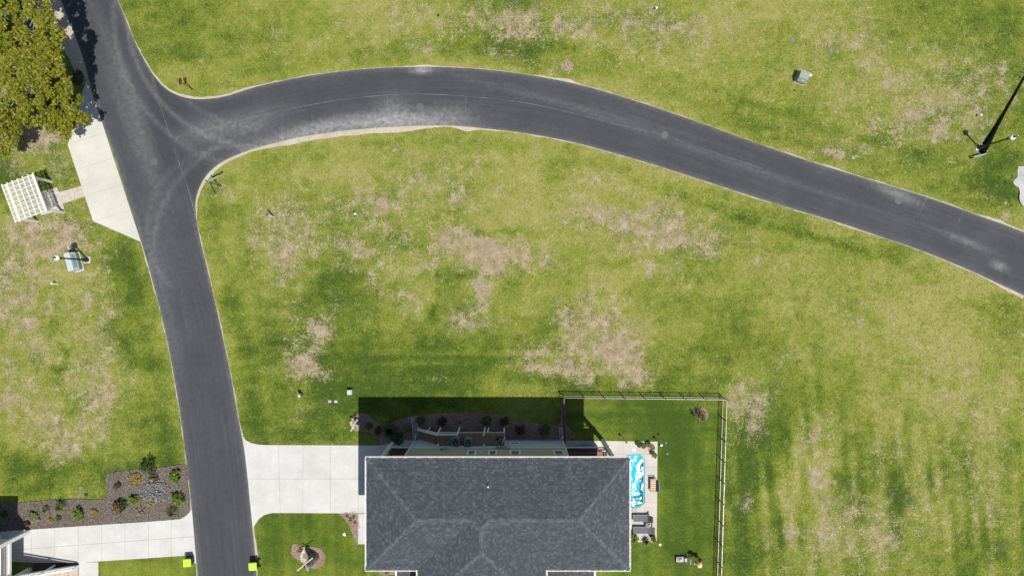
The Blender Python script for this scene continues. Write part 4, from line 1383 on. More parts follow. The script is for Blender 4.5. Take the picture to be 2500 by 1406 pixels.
# wall fittings
mbx = P(1082.5, 1098, 4.0)[0]
e = MB().box((-6.0, WN + .10, 3.95), (0.42, 0.18, 0.72)).build('meter_box', M['sign_grey'], house, HS)
MB().lathe([(0.12, 0), (0.12, .10), (0, .10)], (-6.28, WN + .05, 4.0), 10).build('meter', M['glass'], e, HS)
MB().box((-0.95, WN + .12, 3.55), (0.95, 0.22, 0.5)).build('pool_control_box', M['counter'], house, HS)
MB().box((-0.30, WN + .10, 3.6), (0.25, 0.16, 0.35)).build('conduit_box', M['sign_grey'], house, HS)
MB().box((-2.75, WN + .06, 4.9), (0.22, 0.10, 0.22)).build('vent_hood', M['cream'], house, HS)
MB().box((-4.6, WN + .10, 3.2), (0.32, 0.16, 0.2)).build('disconnect_box', M['white'], house, HS)
for x in (WW + .02, WE - .02):
    MB().tube([(x, WN + .12, 9.7), (x, WN + .12, 0.35), (x, WN + .45, 0.12)], 0.05, 8).build('downspout', M['white'], house, HS)

# ------------------------------------------------------------------ raised equipment deck beside the house
DX0, DX1, DYN, DZ = -6.8, -0.66, -13.25, 2.4
dk = thing('equipment_deck', ((DX0 + DX1) / 2, -13.85, 0), 'raised brown side deck with white posts, rail and stair along the house wall', 'deck')
DS = ((DX0 + DX1) / 2, -13.85, 0)
MB().box(((DX0 + DX1) / 2, DYN - .02, DZ - .11), (DX1 - DX0, 0.05, 0.20)).box((DX1 - .025, (DYN + WN) / 2 + .03, DZ - .11), (0.05, DYN - WN - .12, 0.20)).box(((DX0 + DX1) / 2, WN + .10, DZ - .12), (DX1 - DX0 - .1, 0.05, 0.18)).build('frame', M['white'], dk, DS)
m0 = None
x = DX0
while x < DX1 - 0.05:
    if m0 is None:
        m0 = MB().box((0, 0, 0), (0.135, DYN - WN - .09, 0.035)).build('board', M['deckwood'], dk)
        o = m0
    else:
        o = m0.copy(); COL.objects.link(o)
    o.location = (x + .07 - DS[0], (DYN + WN) / 2 + .03 - DS[1], DZ)
    x += 0.142
for (x, y, zt) in ((-6.75, DYN, 3.6), (-4.95, DYN, 3.6), (-2.55, DYN, 3.6), (-2.22, DYN, 2.35), (-0.72, DYN, 2.4), (-6.75, WN + .12, 3.3), (-2.55, WN + .12, 3.3)):
    MB().box((x, y + .03, zt / 2), (0.13, 0.13, zt)).build('post', M['white'], dk, DS)
MB().bar((-6.75, DYN + .03, 3.45), (-4.95, DYN + .03, 3.45), 0.10, 0.05).bar((-6.75, DYN + .03, 3.0), (-4.95, DYN + .03, 3.0), 0.05, 0.06).build('railing', M['white'], dk, DS)
# stair going down to the west
for i_ in range(11):
    MB().box((DX0 - 0.10 - i_ * 0.19, -13.88, DZ - 0.20 * (i_ + 1)), (0.25, 1.02, 0.04)).build('tread', M['deckwood'], dk, DS)
for y in (-13.34, -14.40):
    MB().bar((DX0, y, DZ - .12), (DX0 - 2.15, y, 0.05), 0.045, 0.22).build('stringer', M['white'], dk, DS)
sr = MB().bar((DX0, DYN + .0, DZ + 1.05), (DX0 - 2.0, DYN + .0, 1.25), 0.10, 0.05).bar((DX0, DYN, DZ + .5), (DX0 - 2.0, DYN, 0.72), 0.05, 0.06)
sr.build('stair_rail', M['white'], dk, DS)
for x, zz in ((DX0 - 2.0, 1.25), (DX0 - 1.0, 2.35)):
    MB().box((x, DYN, zz / 2), (0.10, 0.10, zz)).build('post', M['white'], dk, DS)

def ac_unit(px, py, lab):
    x, y, _ = P(px, py, DZ + 0.9)
    t = thing('air_conditioner', (x, y, DZ + .015), lab, 'air conditioner', 'air conditioners on the side deck')
    n_ = 28
    def ring(r, z):
        out = []
        for k in range(n_):
            a = 2 * math.pi * k / n_
            c, s = math.cos(a), math.sin(a)
            sq = 1.0 / max(abs(c), abs(s))
            rr = r * (0.55 + 0.45 * min(sq, 1.25))
            out.append((rr * c, rr * s, z))
        return out
    mb = MB()
    levels = [(0.38, 0), (0.39, 0.03), (0.385, 0.75), (0.36, 0.84), (0.29, 0.88), (0.27, 0.86), (0.265, 0.62)]
    for r, z in levels:
        mb.v += ring(r, z)
    for i_ in range(len(levels) - 1):
        for k in range(n_):
            k2 = (k + 1) % n_
            mb.f.append((i_ * n_ + k, i_ * n_ + k2, (i_ + 1) * n_ + k2, (i_ + 1) * n_ + k))
    mb.build('cabinet', M['ac'], t)
    MB().lathe([(0.26, 0.60), (0.26, 0.62), (0, 0.62)], seg=20).build('fan_well', M['ac_dark'], t)
    for k in range(3):
        a = k * 2.094 + 0.6
        b = MB()
        b.v = [(0.03 * math.cos(a), 0.03 * math.sin(a), .70), (0.22 * math.cos(a - .35), 0.22 * math.sin(a - .35), .68), (0.24 * math.cos(a), 0.24 * math.sin(a), .71), (0.21 * math.cos(a + .35), 0.21 * math.sin(a + .35), .74)]
        b.f = [(0, 1, 2, 3)]
        b.build('fan_blade', M['ac_blade'], t)
    MB().lathe([(0.06, .62), (0.06, .75), (0.0, .76)], seg=12).build('fan_hub', M['ac_dark'], t)
    g = MB()
    for r in (0.08, 0.14, 0.20, 0.26):
        g.tube([(r * math.cos(a), r * math.sin(a), 0.865) for a in np.linspace(0, 2 * math.pi, 21)], 0.004, 4, False)
    for k in range(8):
        a = k * math.pi / 4
        g.tube([(0.05 * math.cos(a), 0.05 * math.sin(a), .868), (.28 * math.cos(a), .28 * math.sin(a), .868)], 0.004, 4)
    g.build('grille', M['ac'], t)
ac_unit(1111.5, 1078, 'grey green air conditioner on the side deck, nearest the stair')
ac_unit(1143, 1080, 'grey green air conditioner on the side deck, between the posts and the other unit')

# pool pump and filter at the end of the deck
x, y, _ = P(1222, 1075, DZ + .4)
t = thing('pool_pump_set', (x, y, DZ + .015), 'black pool pump and filter with bent white pipes on the deck end', 'pool pump')
MB().lathe([(0.17, 0), (0.19, 0.05), (0.19, 0.55), (0.15, 0.66), (0.06, 0.70), (0.05, .76), (0, .76)], (0.12, -0.30, 0), 14).build('filter_tank', M['grill'], t, smooth=True)
MB().tube([(-0.42, 0.16, .18), (0.02, 0.16, .18)], [0.13, 0.13], 12).box((-0.1, 0.16, .04), (0.5, 0.22, 0.08)).build('pump_motor', M['grill'], t)
MB().tube([(-0.02, 0.22, .35), (-0.02, 0.05, .35), (-0.02, 0.0, .1)], 0.03, 8).tube([(-0.06, -0.28, .5), (-0.06, -0.52, .5), (0.16, -0.52, .5)], 0.03, 8).tube([(0.24, 0.02, .5), (0.24, 0.16, .5), (0.42, 0.16, .5), (0.42, 0.40, .5)], 0.03, 8).tube([(0.12, -0.3, .72), (0.24, 0.02, .5)], 0.03, 8).build('pipe', M['pvc'], t)

# outdoor kitchen under the right porch
x, y = G(1432, 1092)
t = thing('outdoor_counter', (x, y, 0.06), 'grey outdoor kitchen counter with round black grill under the porch', 'counter')
MB().box((0, 0, 0.42), (1.9, 0.62, 0.84)).build('cabinet', M['counter'], t)
MB().box((0, 0, 0.87), (1.98, 0.70, 0.06)).build('countertop', M['sign_grey'], t)
MB().lathe([(0.24, 0.88), (0.27, 0.98), (0.26, 1.12), (0.16, 1.26), (0.0, 1.30)], (0.1, 0, 0), 18).build('grill', M['grill'], t, smooth=True)
MB().box((-0.1, 0.40, .60), (1.0, 0.05, 0.05)).build('towel_rail', M['bluetarp'], t)
x, y, _ = P(1398, 1118, 3.5)
t = thing('porch_bench', (7.4, -16.0, 3.15), 'grey two seat bench on the upper rear porch', 'bench')
MB().box((0, 0, .40), (1.3, 0.55, 0.08)).build('seat', M['sling'], t)
MB().box((0, -.26, .70), (1.3, 0.06, 0.55)).build('backrest', M['sling'], t)
for sx in (-.6, .6):
    for sy in (-.22, .22):
        MB().box((sx, sy, .18), (0.06, 0.06, 0.36)).build('leg', M['lframe'], t)
t = thing('porch_bench', (-10.2, -15.25, 3.15), 'brown slatted bench on the upper front porch', 'bench')
for k in range(4):
    MB().box((0, -.2 + k * .13, .42), (1.2, 0.10, 0.03)).build('slat', M['tread'], t)
MB().box((0, -.30, .72), (1.2, 0.04, 0.4)).build('backrest', M['porchwood'], t)
for sx in (-.5, .5):
    for sy in (-.2, .2):
        MB().box((sx, sy, .2), (0.06, 0.06, 0.41)).build('leg', M['porchwood'], t)
# ------------------------------------------------------------------ pool
pcx, pcy = G(1547, 1173)
pool = thing('swimming_pool', (pcx, pcy, 0), 'narrow turquoise pool with cut corners set in the pale patio', 'pool')
PS = (pcx, pcy, 0)
sh = MB()
k = len(POOL_W)
WLV = 0.02
for i_ in range(k):
    a, b = POOL_W[i_], POOL_W[(i_ + 1) % k]
    sh.quad((b[0], b[1], 0.06), (a[0], a[1], 0.06), (a[0], a[1], -0.55), (b[0], b[1], -0.55))
sh.poly([(p[0], p[1], -0.55) for p in POOL_W])
shell = sh.build('shell', M['pool_shell'], pool, PS)
inn = inset(POOL_W, 0.14)
cp = MB()
kk = len(inn)
# coping lip just inside the edge
def near(p):
    return min(POOL_W, key=lambda q: (q[0] - p[0]) ** 2 + (q[1] - p[1]) ** 2)
for i_ in range(kk):
    a, b = inn[i_], inn[(i_ + 1) % kk]
    A, B_ = near(a), near(b)
    cp.quad((A[0], A[1], 0.055), (B_[0], B_[1], 0.055), (b[0], b[1], 0.055), (a[0], a[1], 0.055))
    cp.quad((a[0], a[1], 0.055), (b[0], b[1], 0.055), (b[0], b[1], -0.25), (a[0], a[1], -0.25))
cp.build('coping', M['pool_step'], pool, PS)
wx = np.arange(min(p[0] for p in POOL_W), max(p[0] for p in POOL_W), .045)
wy = np.arange(min(p[1] for p in POOL_W), max(p[1] for p in POOL_W), .045)
WX_, WY_ = np.meshgrid(wx, wy)
hx_, hy_ = WX_.ravel(), WY_.ravel()
hz_ = WLV + .030 * (vnoise(hx_, hy_, 2.2, 91) - .5) + .016 * (vnoise(hx_ + hy_ * .3, hy_, 4.6, 92) - .5) + .006 * (vnoise(hx_, hy_, 9.0, 93) - .5)
ii, jj = np.meshgrid(np.arange(len(wy) - 1), np.arange(len(wx) - 1), indexing='ij')
kq = (ii * len(wx) + jj).ravel()
wf = np.c_[kq, kq + 1, kq + len(wx) + 1, kq + len(wx)]
wf = wf[in_poly(hx_[wf].mean(1), hy_[wf].mean(1), inset(POOL_W, .05))]
wat = np_mesh('water', np.c_[hx_ - pcx, hy_ - pcy, hz_], wf, M['water'], pool)
wat.data.polygons.foreach_set('use_smooth', [True] * len(wat.data.polygons))
st = G(1535, 1213); en = G(1571, 1236)
for (y0, y1, z) in ((1214, 1238, -0.36), (1220, 1238, -0.24), (1227, 1238, -0.12)):
    q = clip_poly(POOL_W, ccw(GL([(1522, y0), (1573, y0), (1573, y1), (1522, y1)])))
    q = inset(q, 0.10)
    MB().prism(q, -0.54, z).build('step', M['pool_step'], shell, PS)
q = GL([(1566, 1125), (1572, 1125), (1572, 1215), (1566, 1215)])
MB().prism(q, -0.54, -0.30).build('bench_ledge', M['pool_step'], shell, PS)
for px in (1540.5, 1549):
    x, y = G(px, 1243)
    MB().tube([(x, y, 0.06), (x, y, 0.75), (x, y + .12, 0.92), (x, y + .32, 0.92), (x, y + .45, 0.75), (x, y + .55, -0.1)], 0.022, 8).build('grab_rail', M['steel'], pool, PS, True)
x, y = G(1547.5, 1098)
tag(MB().box((0, 0, 0.01), (0.26, 0.26, 0.02)).box((0, 0, .022), (0.20, 0.20, 0.008)).build('skimmer_lid', M['white'], None, (0, 0, 0)), 'square white skimmer lid on the patio above the pool', 'lid').location = (x, y, 0.062)

# ------------------------------------------------------------------ loungers, table, glider
def lounger(px, py, label, back):
    x, y = G(px, py)
    t = thing('sun_lounger', (x, y, 0.065), label, 'sun lounger', 'grey loungers on the patio')
    L, W = 1.85, 0.62
    hx = 0.42                                # hinge
    rx, rz_ = hx + 0.62 * math.cos(back), 0.36 + 0.62 * math.sin(back)
    f = MB()
    for s in (-1, 1):
        f.tube([(-L / 2, s * W / 2, .34), (hx, s * W / 2, .36)], 0.025, 6)
        f.tube([(hx, s * W / 2, .36), (rx, s * W / 2, rz_)], 0.025, 6)
    f.tube([(-L / 2, -W / 2, .34), (-L / 2, W / 2, .34)], 0.025, 6)
    f.tube([(rx, -W / 2, rz_), (rx, W / 2, rz_)], 0.025, 6)
    f.build('frame', M['lframe'], t)
    for s in (-1, 1):
        for xx in (-L / 2 + .12, hx + .15):
            MB().tube([(xx, s * W / 2, .34), (xx + (.05 if xx > 0 else -.03), s * W / 2 * 1.02, 0)], 0.022, 6).build('leg', M['lframe'], t)
    s1 = MB()
    n_ = 10
    for i_ in range(n_):
        xa, xb = -L / 2 + .03 + (hx + L / 2 - .03) * i_ / n_, -L / 2 + .03 + (hx + L / 2 - .03) * (i_ + 1) / n_
        za, zb = .345 - .03 * math.sin(math.pi * i_ / n_), .345 - .03 * math.sin(math.pi * (i_ + 1) / n_)
        s1.quad((xa, -W / 2 + .02, za), (xb, -W / 2 + .02, zb), (xb, W / 2 - .02, zb), (xa, W / 2 - .02, za))
    s1.build('seat_sling', M['sling'], t)
    s2 = MB().quad((hx, -W / 2 + .02, .355), (rx, -W / 2 + .02, rz_), (rx, W / 2 - .02, rz_), (hx, W / 2 - .02, .355))
    s2.build('back_sling', M['sling'], t)
    MB().box((hx + (rx - hx) * .86, 0, .36 + (rz_ - .36) * .86 + .04), (0.22, W - .08, 0.06), ry=-back).build('head_pillow', M['sling'], t)
lounger(1568, 1261, 'grey sling lounger with raised back, beside the pool end', 0.9)
lounger(1569, 1290, 'grey sling lounger lying nearly flat, beside the potted palms', 0.25)
x, y = G(1580, 1277)
t = thing('side_table', (x, y, 0.065), 'small dark side table between the two loungers', 'table')
MB().lathe([(0.26, .44), (0.27, .46), (0.26, .48), (0, .48)], seg=18).build('table_top', M['pole_dark'], t)
for k in range(3):
    a = k * 2.094 + .4
    MB().tube([(0.05 * math.cos(a), 0.05 * math.sin(a), .45), (.24 * math.cos(a), .24 * math.sin(a), 0)], 0.018, 6).build('leg', M['pole_dark'], t)
o = MB().lathe([(0.09, 0), (0.115, .05), (0.10, .13), (0.03, .18), (0.03, .2), (0, .2)], seg=12).build('yellow_bucket', M['yellow'], None)
o.location = (x + .12, y + .05, 0.545)
tag(o, 'yellow bucket on the small table between the loungers', 'bucket')

x, y = G(1593, 1180)
t = thing('patio_glider', (x, y, 0.065), 'striped cushion glider bench with curved dark back at the patio edge', 'bench')
MB().box((-.03, 0, .40), (0.56, 1.15, 0.05)).build('seat_frame', M['lframe'], t)
MB().box((-.05, 0, .455), (0.50, 1.0, 0.08)).build('seat_cushion', M['striped'], t)
bk = MB()
n_ = 10
for i_ in range(n_):
    ya, yb = -0.56 + 1.12 * i_ / n_, -0.56 + 1.12 * (i_ + 1) / n_
    ha, hb = 0.86 + 0.16 * math.cos(ya / .56 * 1.35), 0.86 + 0.16 * math.cos(yb / .56 * 1.35)
    bk.quad((.22, ya, .44), (.22, yb, .44), (.22 + (hb - .44) * .36, yb, hb), (.22 + (ha - .44) * .36, ya, ha))
bk.build('backrest', M['sling'], t)
MB().tube([(.22 + (.86 + .16 * math.cos(v_ / .56 * 1.35) - .44) * .36, v_, .86 + .16 * math.cos(v_ / .56 * 1.35)) for v_ in np.linspace(-.56, .56, 13)], 0.022, 6).build('top_rail', M['silver'], t)
for s in (-1, 1):
    MB().bar((-.30, s * .60, .64), (.28, s * .60, .66), 0.06, 0.03).build('armrest', M['lframe'], t)
    for xx in (-.27, .22):
        MB().tube([(xx, s * .60, .64), (xx, s * .60, 0.05)], 0.02, 6).build('leg', M['lframe'], t)
    MB().bar((-.42, s * .58, .03), (.36, s * .58, .03), 0.05, 0.05).build('foot_rail', M['lframe'], t)

# ------------------------------------------------------------------ foliage makers
def leaf_quads(pts, size, rnd_, flat=0.6, elong=1.6):
    """leaf-shaped four-corner faces at pts (n,3)"""
    n_ = len(pts)
    nx_, ny_, nz_ = rnd_.normal(0, 1, n_), rnd_.normal(0, 1, n_), np.abs(rnd_.normal(0, 1, n_)) + flat
    nn = np.c_[nx_, ny_, nz_]
    nn /= np.linalg.norm(nn, axis=1)[:, None]
    r = rnd_.normal(0, 1, (n_, 3))
    u = np.cross(nn, r)
    u /= np.maximum(1e-6, np.linalg.norm(u, axis=1))[:, None]
    w = np.cross(nn, u)
    s = size * rnd_.uniform(0.6, 1.3, n_)[:, None]
    a = pts - u * s * .5 * elong
    b = pts - w * s * .5
    c = pts + u * s * .5 * elong
    d_ = pts + w * s * .5
    return np.stack([a, b, c, d_], 1).reshape(-1, 3)

def foliage(name, blobs, n_leaf, size, m, parent, seed, clump=12, spread=0.16, loc=(0, 0, 0), elong=1.6):
    """blobs: (x, y, z, rx, ry, rz); leaves sit in small clumps near the blob surfaces"""
    r_ = np.random.default_rng(seed)
    bl = np.array(blobs, float)
    wgt = bl[:, 3] * bl[:, 4]
    wgt = wgt / wgt.sum()
    nc = max(1, n_leaf // clump)
    which = r_.choice(len(bl), nc, p=wgt)
    d_ = r_.normal(0, 1, (nc, 3))
    d_[:, 2] = d_[:, 2] * .8 + .25
    d_ /= np.linalg.norm(d_, axis=1)[:, None]
    rad = r_.uniform(0.35, 1.0, nc) ** 0.45
    cen = bl[which, :3] + d_ * bl[which, 3:] * rad[:, None]
    pts = np.repeat(cen, clump, 0) + r_.normal(0, spread, (nc * clump, 3)) * np.array([1, 1, .6])
    pts[:, 2] = np.maximum(pts[:, 2], 0.03)
    v = leaf_quads(pts, size, r_, elong=elong)
    return np_mesh(name, v, np.arange(len(v)).reshape(-1, 4), m, parent, loc=loc)

def shrub(px, py, r, h, m, label, name='shrub', n_leaf=420, size=0.09, seed=0, cat='shrub', group=None, flowers=None, z0=0.05, gap=0.0, pot=None):
    x, y, _ = P(px, py, h * .5)
    t = thing(name, (x, y, z0), label, cat, group)
    st_ = MB()
    r_ = random.Random(seed)
    for k in range(4):
        a = k * 1.57 + r_.random()
        st_.tube([(0, 0, -.04), (math.cos(a) * r * .25, math.sin(a) * r * .25, h * .4), (math.cos(a) * r * .55, math.sin(a) * r * .55, h * .75)], [.022, .016, .006], 5)
    st_.build('stem', M['bark'], t)
    bl = [(0, 0, h * .55, r * .7, r * .7, h * .45)]
    for k in range(5):
        a = k * 1.257 + r_.random()
        q = r_.uniform(.35, .62) * r
        bl.append((math.cos(a) * q, math.sin(a) * q, h * r_.uniform(.35, .7), r * r_.uniform(.3, .5), r * r_.uniform(.3, .5), h * .3))
    foliage('foliage', bl, n_leaf, size, m, t, seed + 50, clump=8, spread=r * .11)
    if flowers:
        rr = np.random.default_rng(seed)
        pts = np.c_[rr.normal(0, r * .4, flowers[1]), rr.normal(0, r * .4, flowers[1]), np.full(flowers[1], h * .95)]
        v = np.vstack([leaf_quads(pts + rr.normal(0, .02, pts.shape), flowers[2], rr, flat=2.0, elong=1.0) for _ in range(3)])
        np_mesh('flower', v, np.arange(len(v)).reshape(-1, 4), flowers[0], t)
    return t

def tuft(px, py, r, h, m, label, n_=140, seed=0, name='ornamental_grass', cat='grass clump', group=None, wid=0.02, z0=0.05, dx=0.0, dy=0.0):
    x, y, _ = P(px, py, h * .4)
    t = thing(name, (x, y, z0), label, cat, group)
    r_ = np.random.default_rng(seed + 9)
    V, F = [], []
    for k in range(n_):
        a = r_.uniform(0, 2 * np.pi)
        L = r * r_.uniform(.55, 1.1)
        hh_ = h * r_.uniform(.6, 1.1)
        d_ = np.array([np.cos(a), np.sin(a), 0])
        s = np.array([-np.sin(a), np.cos(a), 0]) * wid * r_.uniform(.6, 1.2)
        lean = np.array([dx, dy, 0]) * r
        p0 = d_ * .04
        p1 = d_ * L * .4 + np.array([0, 0, hh_ * .8]) + lean * .4
        p2 = d_ * L + np.array([0, 0, hh_ * r_.uniform(.35, .9)]) + lean
        b0 = len(V)
        V += [p0 - s, p0 + s, p1 - s * .8, p1 + s * .8, p2]
        F += [(b0, b0 + 1, b0 + 3, b0 + 2), (b0 + 2, b0 + 3, b0 + 4, b0 + 4)]
    mb = MB()
    mb.v = [tuple(v_) for v_ in V]
    mb.f = [f if f[2] != f[3] else f[:3] for f in F]
    mb.build('blades', m, t)
    MB().lathe([(0.07, -.02), (0.05, .06), (0, .06)], seg=8).build('crown', M['leaf_dry'], t)
    return t

def pot(px, py, r, h, m, label, kind, seed, plant_r=0.25, plant_h=0.4, z0=0.065, lm='leaf_mid', square=False, empty=False):
    x, y, _ = P(px, py, h)
    t = thing('potted_plant', (x, y, z0), label, 'potted plant', 'pots round the patio edge')
    if square:
        MB().box((0, 0, h / 2), (2 * r * .8, 2 * r * .8, h), taper=1.18).build('pot', m, t)
        MB().box((0, 0, h + .004), (2 * r * .82, 2 * r * .82, 0.02)).build('soil', M['soil'], t)
    else:
        MB().lathe([(r * .7, 0), (r * .98, h * .9), (r * 1.06, h * .92), (r * 1.06, h), (r * .9, h), (r * .88, h - .05)], seg=16).build('pot', m, t)
        MB().lathe([(r * .9, h - .06), (r * .9, h - .045), (0, h - .035)], seg=14).build('soil', M['soil'], t)
    if not empty:
        bl = [(0, 0, h + plant_h * .45, plant_r * .7, plant_r * .7, plant_h * .45), (plant_r * .4, -plant_r * .3, h + plant_h * .4, plant_r * .5, plant_r * .5, plant_h * .3), (-plant_r * .3, plant_r * .4, h + plant_h * .5, plant_r * .4, plant_r * .4, plant_h * .3)]
        foliage('foliage', bl, 160, 0.085, M[lm], t, seed, clump=6, spread=plant_r * .16, elong=2.2)
        MB().tube([(0, 0, h - .06), (0.01, 0.01, h + plant_h * .5)], [.02, .008], 5).build('stem', M['bark'], t)
    return t
pot(1559, 1086, .17, .34, M['dark_pot'], 'olive plant in a dark pot, first of the row along the patio top edge', 1, 1, .20, .30, lm='leaf_grass')
pot(1569, 1087, .18, .34, M['dark_pot'], 'bright yellow green plant in a dark pot on the patio top edge', 1, 2, .26, .30, lm='leaf_lime')
pot(1582, 1086, .20, .38, M['terracotta'], 'wide brown pot of bare soil on the patio top edge', 1, 3, empty=True)
pot(1588.5, 1086, .14, .40, M['terracotta'], 'dry brown plant in a slim brown pot beside the wide pot', 1, 4, .18, .25, lm='leaf_yellow')
pot(1594, 1093, .19, .36, M['dark_pot'], 'square dark pot of reddish soil near the patio corner', 1, 5, square=True, empty=True)
pot(1596, 1109, .19, .34, M['dark_pot'], 'trailing yellow green plant in a dark pot below the patio corner', 1, 6, .34, .30, lm='leaf_lime')
pot(1594, 1309, .22, .32, M['dark_pot'], 'square dark planter with yellow green leaves at the patio end', 1, 7, .28, .35, square=True, lm='leaf_mid')
pot(1598, 1321, .15, .30, M['dark_pot'], 'small dark pot with yellow flowers on the patio end corner', 1, 8, .18, .2, lm='leaf_yellow')
shrub(1546, 1313, .50, .75, M['leaf_lime'], 'leafy bright green bush under the roof edge at the patio end', n_leaf=500, size=.12, seed=61, z0=.06)
tuft(1576, 1319, .62, .6, M['leaf_mid'], 'spiky green palm like plant at the end of the patio', 46, 62, 'spiky_plant', 'plant', wid=.045, z0=.06, dx=.15, dy=-.2)

# garden torches and ball stakes round the patio
def torch(px, py, label, m):
    h = 1.5
    x, y, _ = P(px, py, h)
    z = 0.065 if in_poly(np.array([x]), np.array([y]), PW)[0] else 0.0
    t = thing('garden_torch', (x, y, z), label, 'torch', 'garden torches round the patio')
    MB().tube([(0, 0, -.05), (0, 0, 1.18)], [.016, .016], 6).build('pole', M['bronze'], t)
    MB().lathe([(0.02, 1.12), (0.07, 1.22), (0.10, 1.42), (0.11, 1.44), (0.11, 1.48), (0.04, 1.49), (0.035, 1.46), (0, 1.46)], seg=14).build('canister', m, t)
    MB().lathe([(0.015, 1.46), (0.015, 1.53), (0, 1.53)], seg=8).build('wick', M['grill'], t)
torch(1615, 1087, 'white topped garden torch on the grass at the patio corner', M['cream'])
torch(1612, 1329.5, 'white topped garden torch on the grass beyond the potted palms', M['cream'])
torch(1538, 1336, 'white topped garden torch beside the roof edge at the patio end', M['cream'])
torch(1529.6, 1080, 'rusty brown topped garden torch on the patio edge near the porch post', M['terracotta'])
for (px, py, lab) in ((1626, 1080, 'blue glass ball on a stake nearest the lawn fence side of the patio corner'), (1629, 1107, 'blue glass ball on a stake in the lawn level with the trailing plant pot')):
    x, y, _ = P(px, py, 1.5)
    t = thing('garden_ball_stake', (x, y, 0), lab, 'garden ornament', 'blue balls on stakes')
    MB().tube([(0, 0, -.05), (0, 0, 1.42)], [.010, .010], 6).build('stake', M['bronze'], t)
    MB().lathe([(0.0, 1.39), (.05, 1.40), (.085, 1.44), (.10, 1.50), (.085, 1.56), (.05, 1.60), (0, 1.61)], seg=14).build('ball', M['blueglass'], t, smooth=True)

# ------------------------------------------------------------------ yard fence
FC0, FC1, FC2, FC3 = G(1374.5, 965.6), G(1764, 970), G(1747, 1520), G(1377, 1073)
fence = thing('yard_fence', ((FC0[0] + FC1[0]) / 2, FC0[1], 0), 'black metal picket fence round the back yard', 'fence')
FS = tuple(fence.location)
FH = 1.37
pk = None
count = 0
def fence_run(a, b, pickets_as_objects, n_vis=10 ** 6):
    global pk, count
    a, b = Vector((a[0], a[1])), Vector((b[0], b[1]))
    L = (b - a).length
    d_ = (b - a) / L
    th = math.atan2(d_.y, d_.x)
    npan = max(1, round(L / 1.872))
    for i_ in range(npan + 1):
        p = a + d_ * (L * i_ / npan)
        po = MB().box((p.x, p.y, (FH + .06) / 2 - .1), (0.065, 0.065, FH + .26), rz=th).build('post', M['black_metal'], fence, FS)
        MB().box((p.x, p.y, FH + .075), (0.08, 0.08, 0.03), rz=th, taper=.5).build('post_cap', M['black_metal'], po, FS)
    for i_ in range(npan):
        p, q = a + d_ * (L * i_ / npan), a + d_ * (L * (i_ + 1) / npan)
        for z, nm in ((FH - .03, 'top_rail'), (0.16, 'bottom_rail')):
            MB().bar((p.x, p.y, z), (q.x, q.y, z), 0.048, 0.035).build(nm, M['black_metal'], fence, FS)
        n_ = 17
        mb = MB()
        for j_ in range(n_):
            c = p + (q - p) * ((j_ + .5) / n_)
            if pickets_as_objects and count < 300:
                if pk is None:
                    pk = MB().box((0, 0, (FH - .06) / 2), (0.020, 0.020, FH - .06)).build('picket', M['black_metal'], fence)
                    o = pk
                else:
                    o = pk.copy(); COL.objects.link(o)
                o.location = (c.x - FS[0], c.y - FS[1], 0.05)
                o.rotation_euler = (0, 0, th)
                count += 1
            else:
                mb.box((c.x, c.y, .05 + (FH - .06) / 2), (0.020, 0.020, FH - .06), rz=th)
        if mb.v:
            stuff(mb.build('pickets', M['black_metal'], fence, FS))
fence_run(FC0, FC1, True)
fence_run(FC1, FC2, True)
fence_run(FC0, FC3, False)

# ------------------------------------------------------------------ lamp posts
def lamp_post(bx_, by_, label, stub):
    x, y = G(bx_, by_)
    t = thing('lamp_post', (x, y, 0), label, 'street lamp', 'globe lamp posts on the lawns')
    MB().box((0, 0, 0.02), (0.62, 0.62, 0.12)).build('footing', M['concrete'], t)
    MB().lathe([(0.24, 0.06), (0.24, 0.30), (0.20, 0.36), (0.17, 0.62), (0.12, 0.72), (0.10, 0.90)], seg=8).build('plinth', M['bronze'], t)
    sh_ = MB()
    n_ = 16
    prof = [(0.085, 0.85), (0.080, 2.0), (0.068, 3.75)]
    for r, z in prof:
        for k in range(n_):
            a = 2 * math.pi * k / n_
            rr = r * (1.0 if k % 2 else 0.84)
            sh_.v.append((rr * math.cos(a), rr * math.sin(a), z))
    for i_ in range(len(prof) - 1):
        for k in range(n_):
            k2 = (k + 1) % n_
            sh_.f.append((i_ * n_ + k, i_ * n_ + k2, (i_ + 1) * n_ + k2, (i_ + 1) * n_ + k))
    sh_.build('shaft', M['bronze'], t)
    MB().lathe([(0.07, 3.72), (0.11, 3.78), (0.08, 3.86), (0.09, 3.95), (0.17, 4.10), (0.19, 4.18), (0.17, 4.22)], seg=14).build('neck', M['bronze'], t)
    g = MB()
    prof = [(0.15, 4.18)]
    for k in range(1, 11):
        a = -1.05 + k * (math.pi / 2 + 1.05) / 10.6
        prof.append((0.25 * math.cos(a), 4.40 + 0.25 * math.sin(a)))
    g.lathe(prof, seg=20).build('globe', M['globe'], t, smooth=True)
    MB().lathe([(0.11, 4.63), (0.10, 4.69), (0.05, 4.73), (0.03, 4.80), (0.045, 4.86), (0.0, 4.92)], seg=12).build('finial', M['bronze'], t)
    if stub:
        MB().lathe([(0.035, 4.70), (0.04, 4.98), (0.0, 5.0)], (0.10, 0.03, 0), 8).build('sensor', M['white'], t)
    return t
lamp_post(213.5, 634.5, 'dark lamp post with white globe behind the pale utility cabinet', False)
lamp_post(2389, 360.5, 'dark lamp post with white globe by the low blue green rail', True)

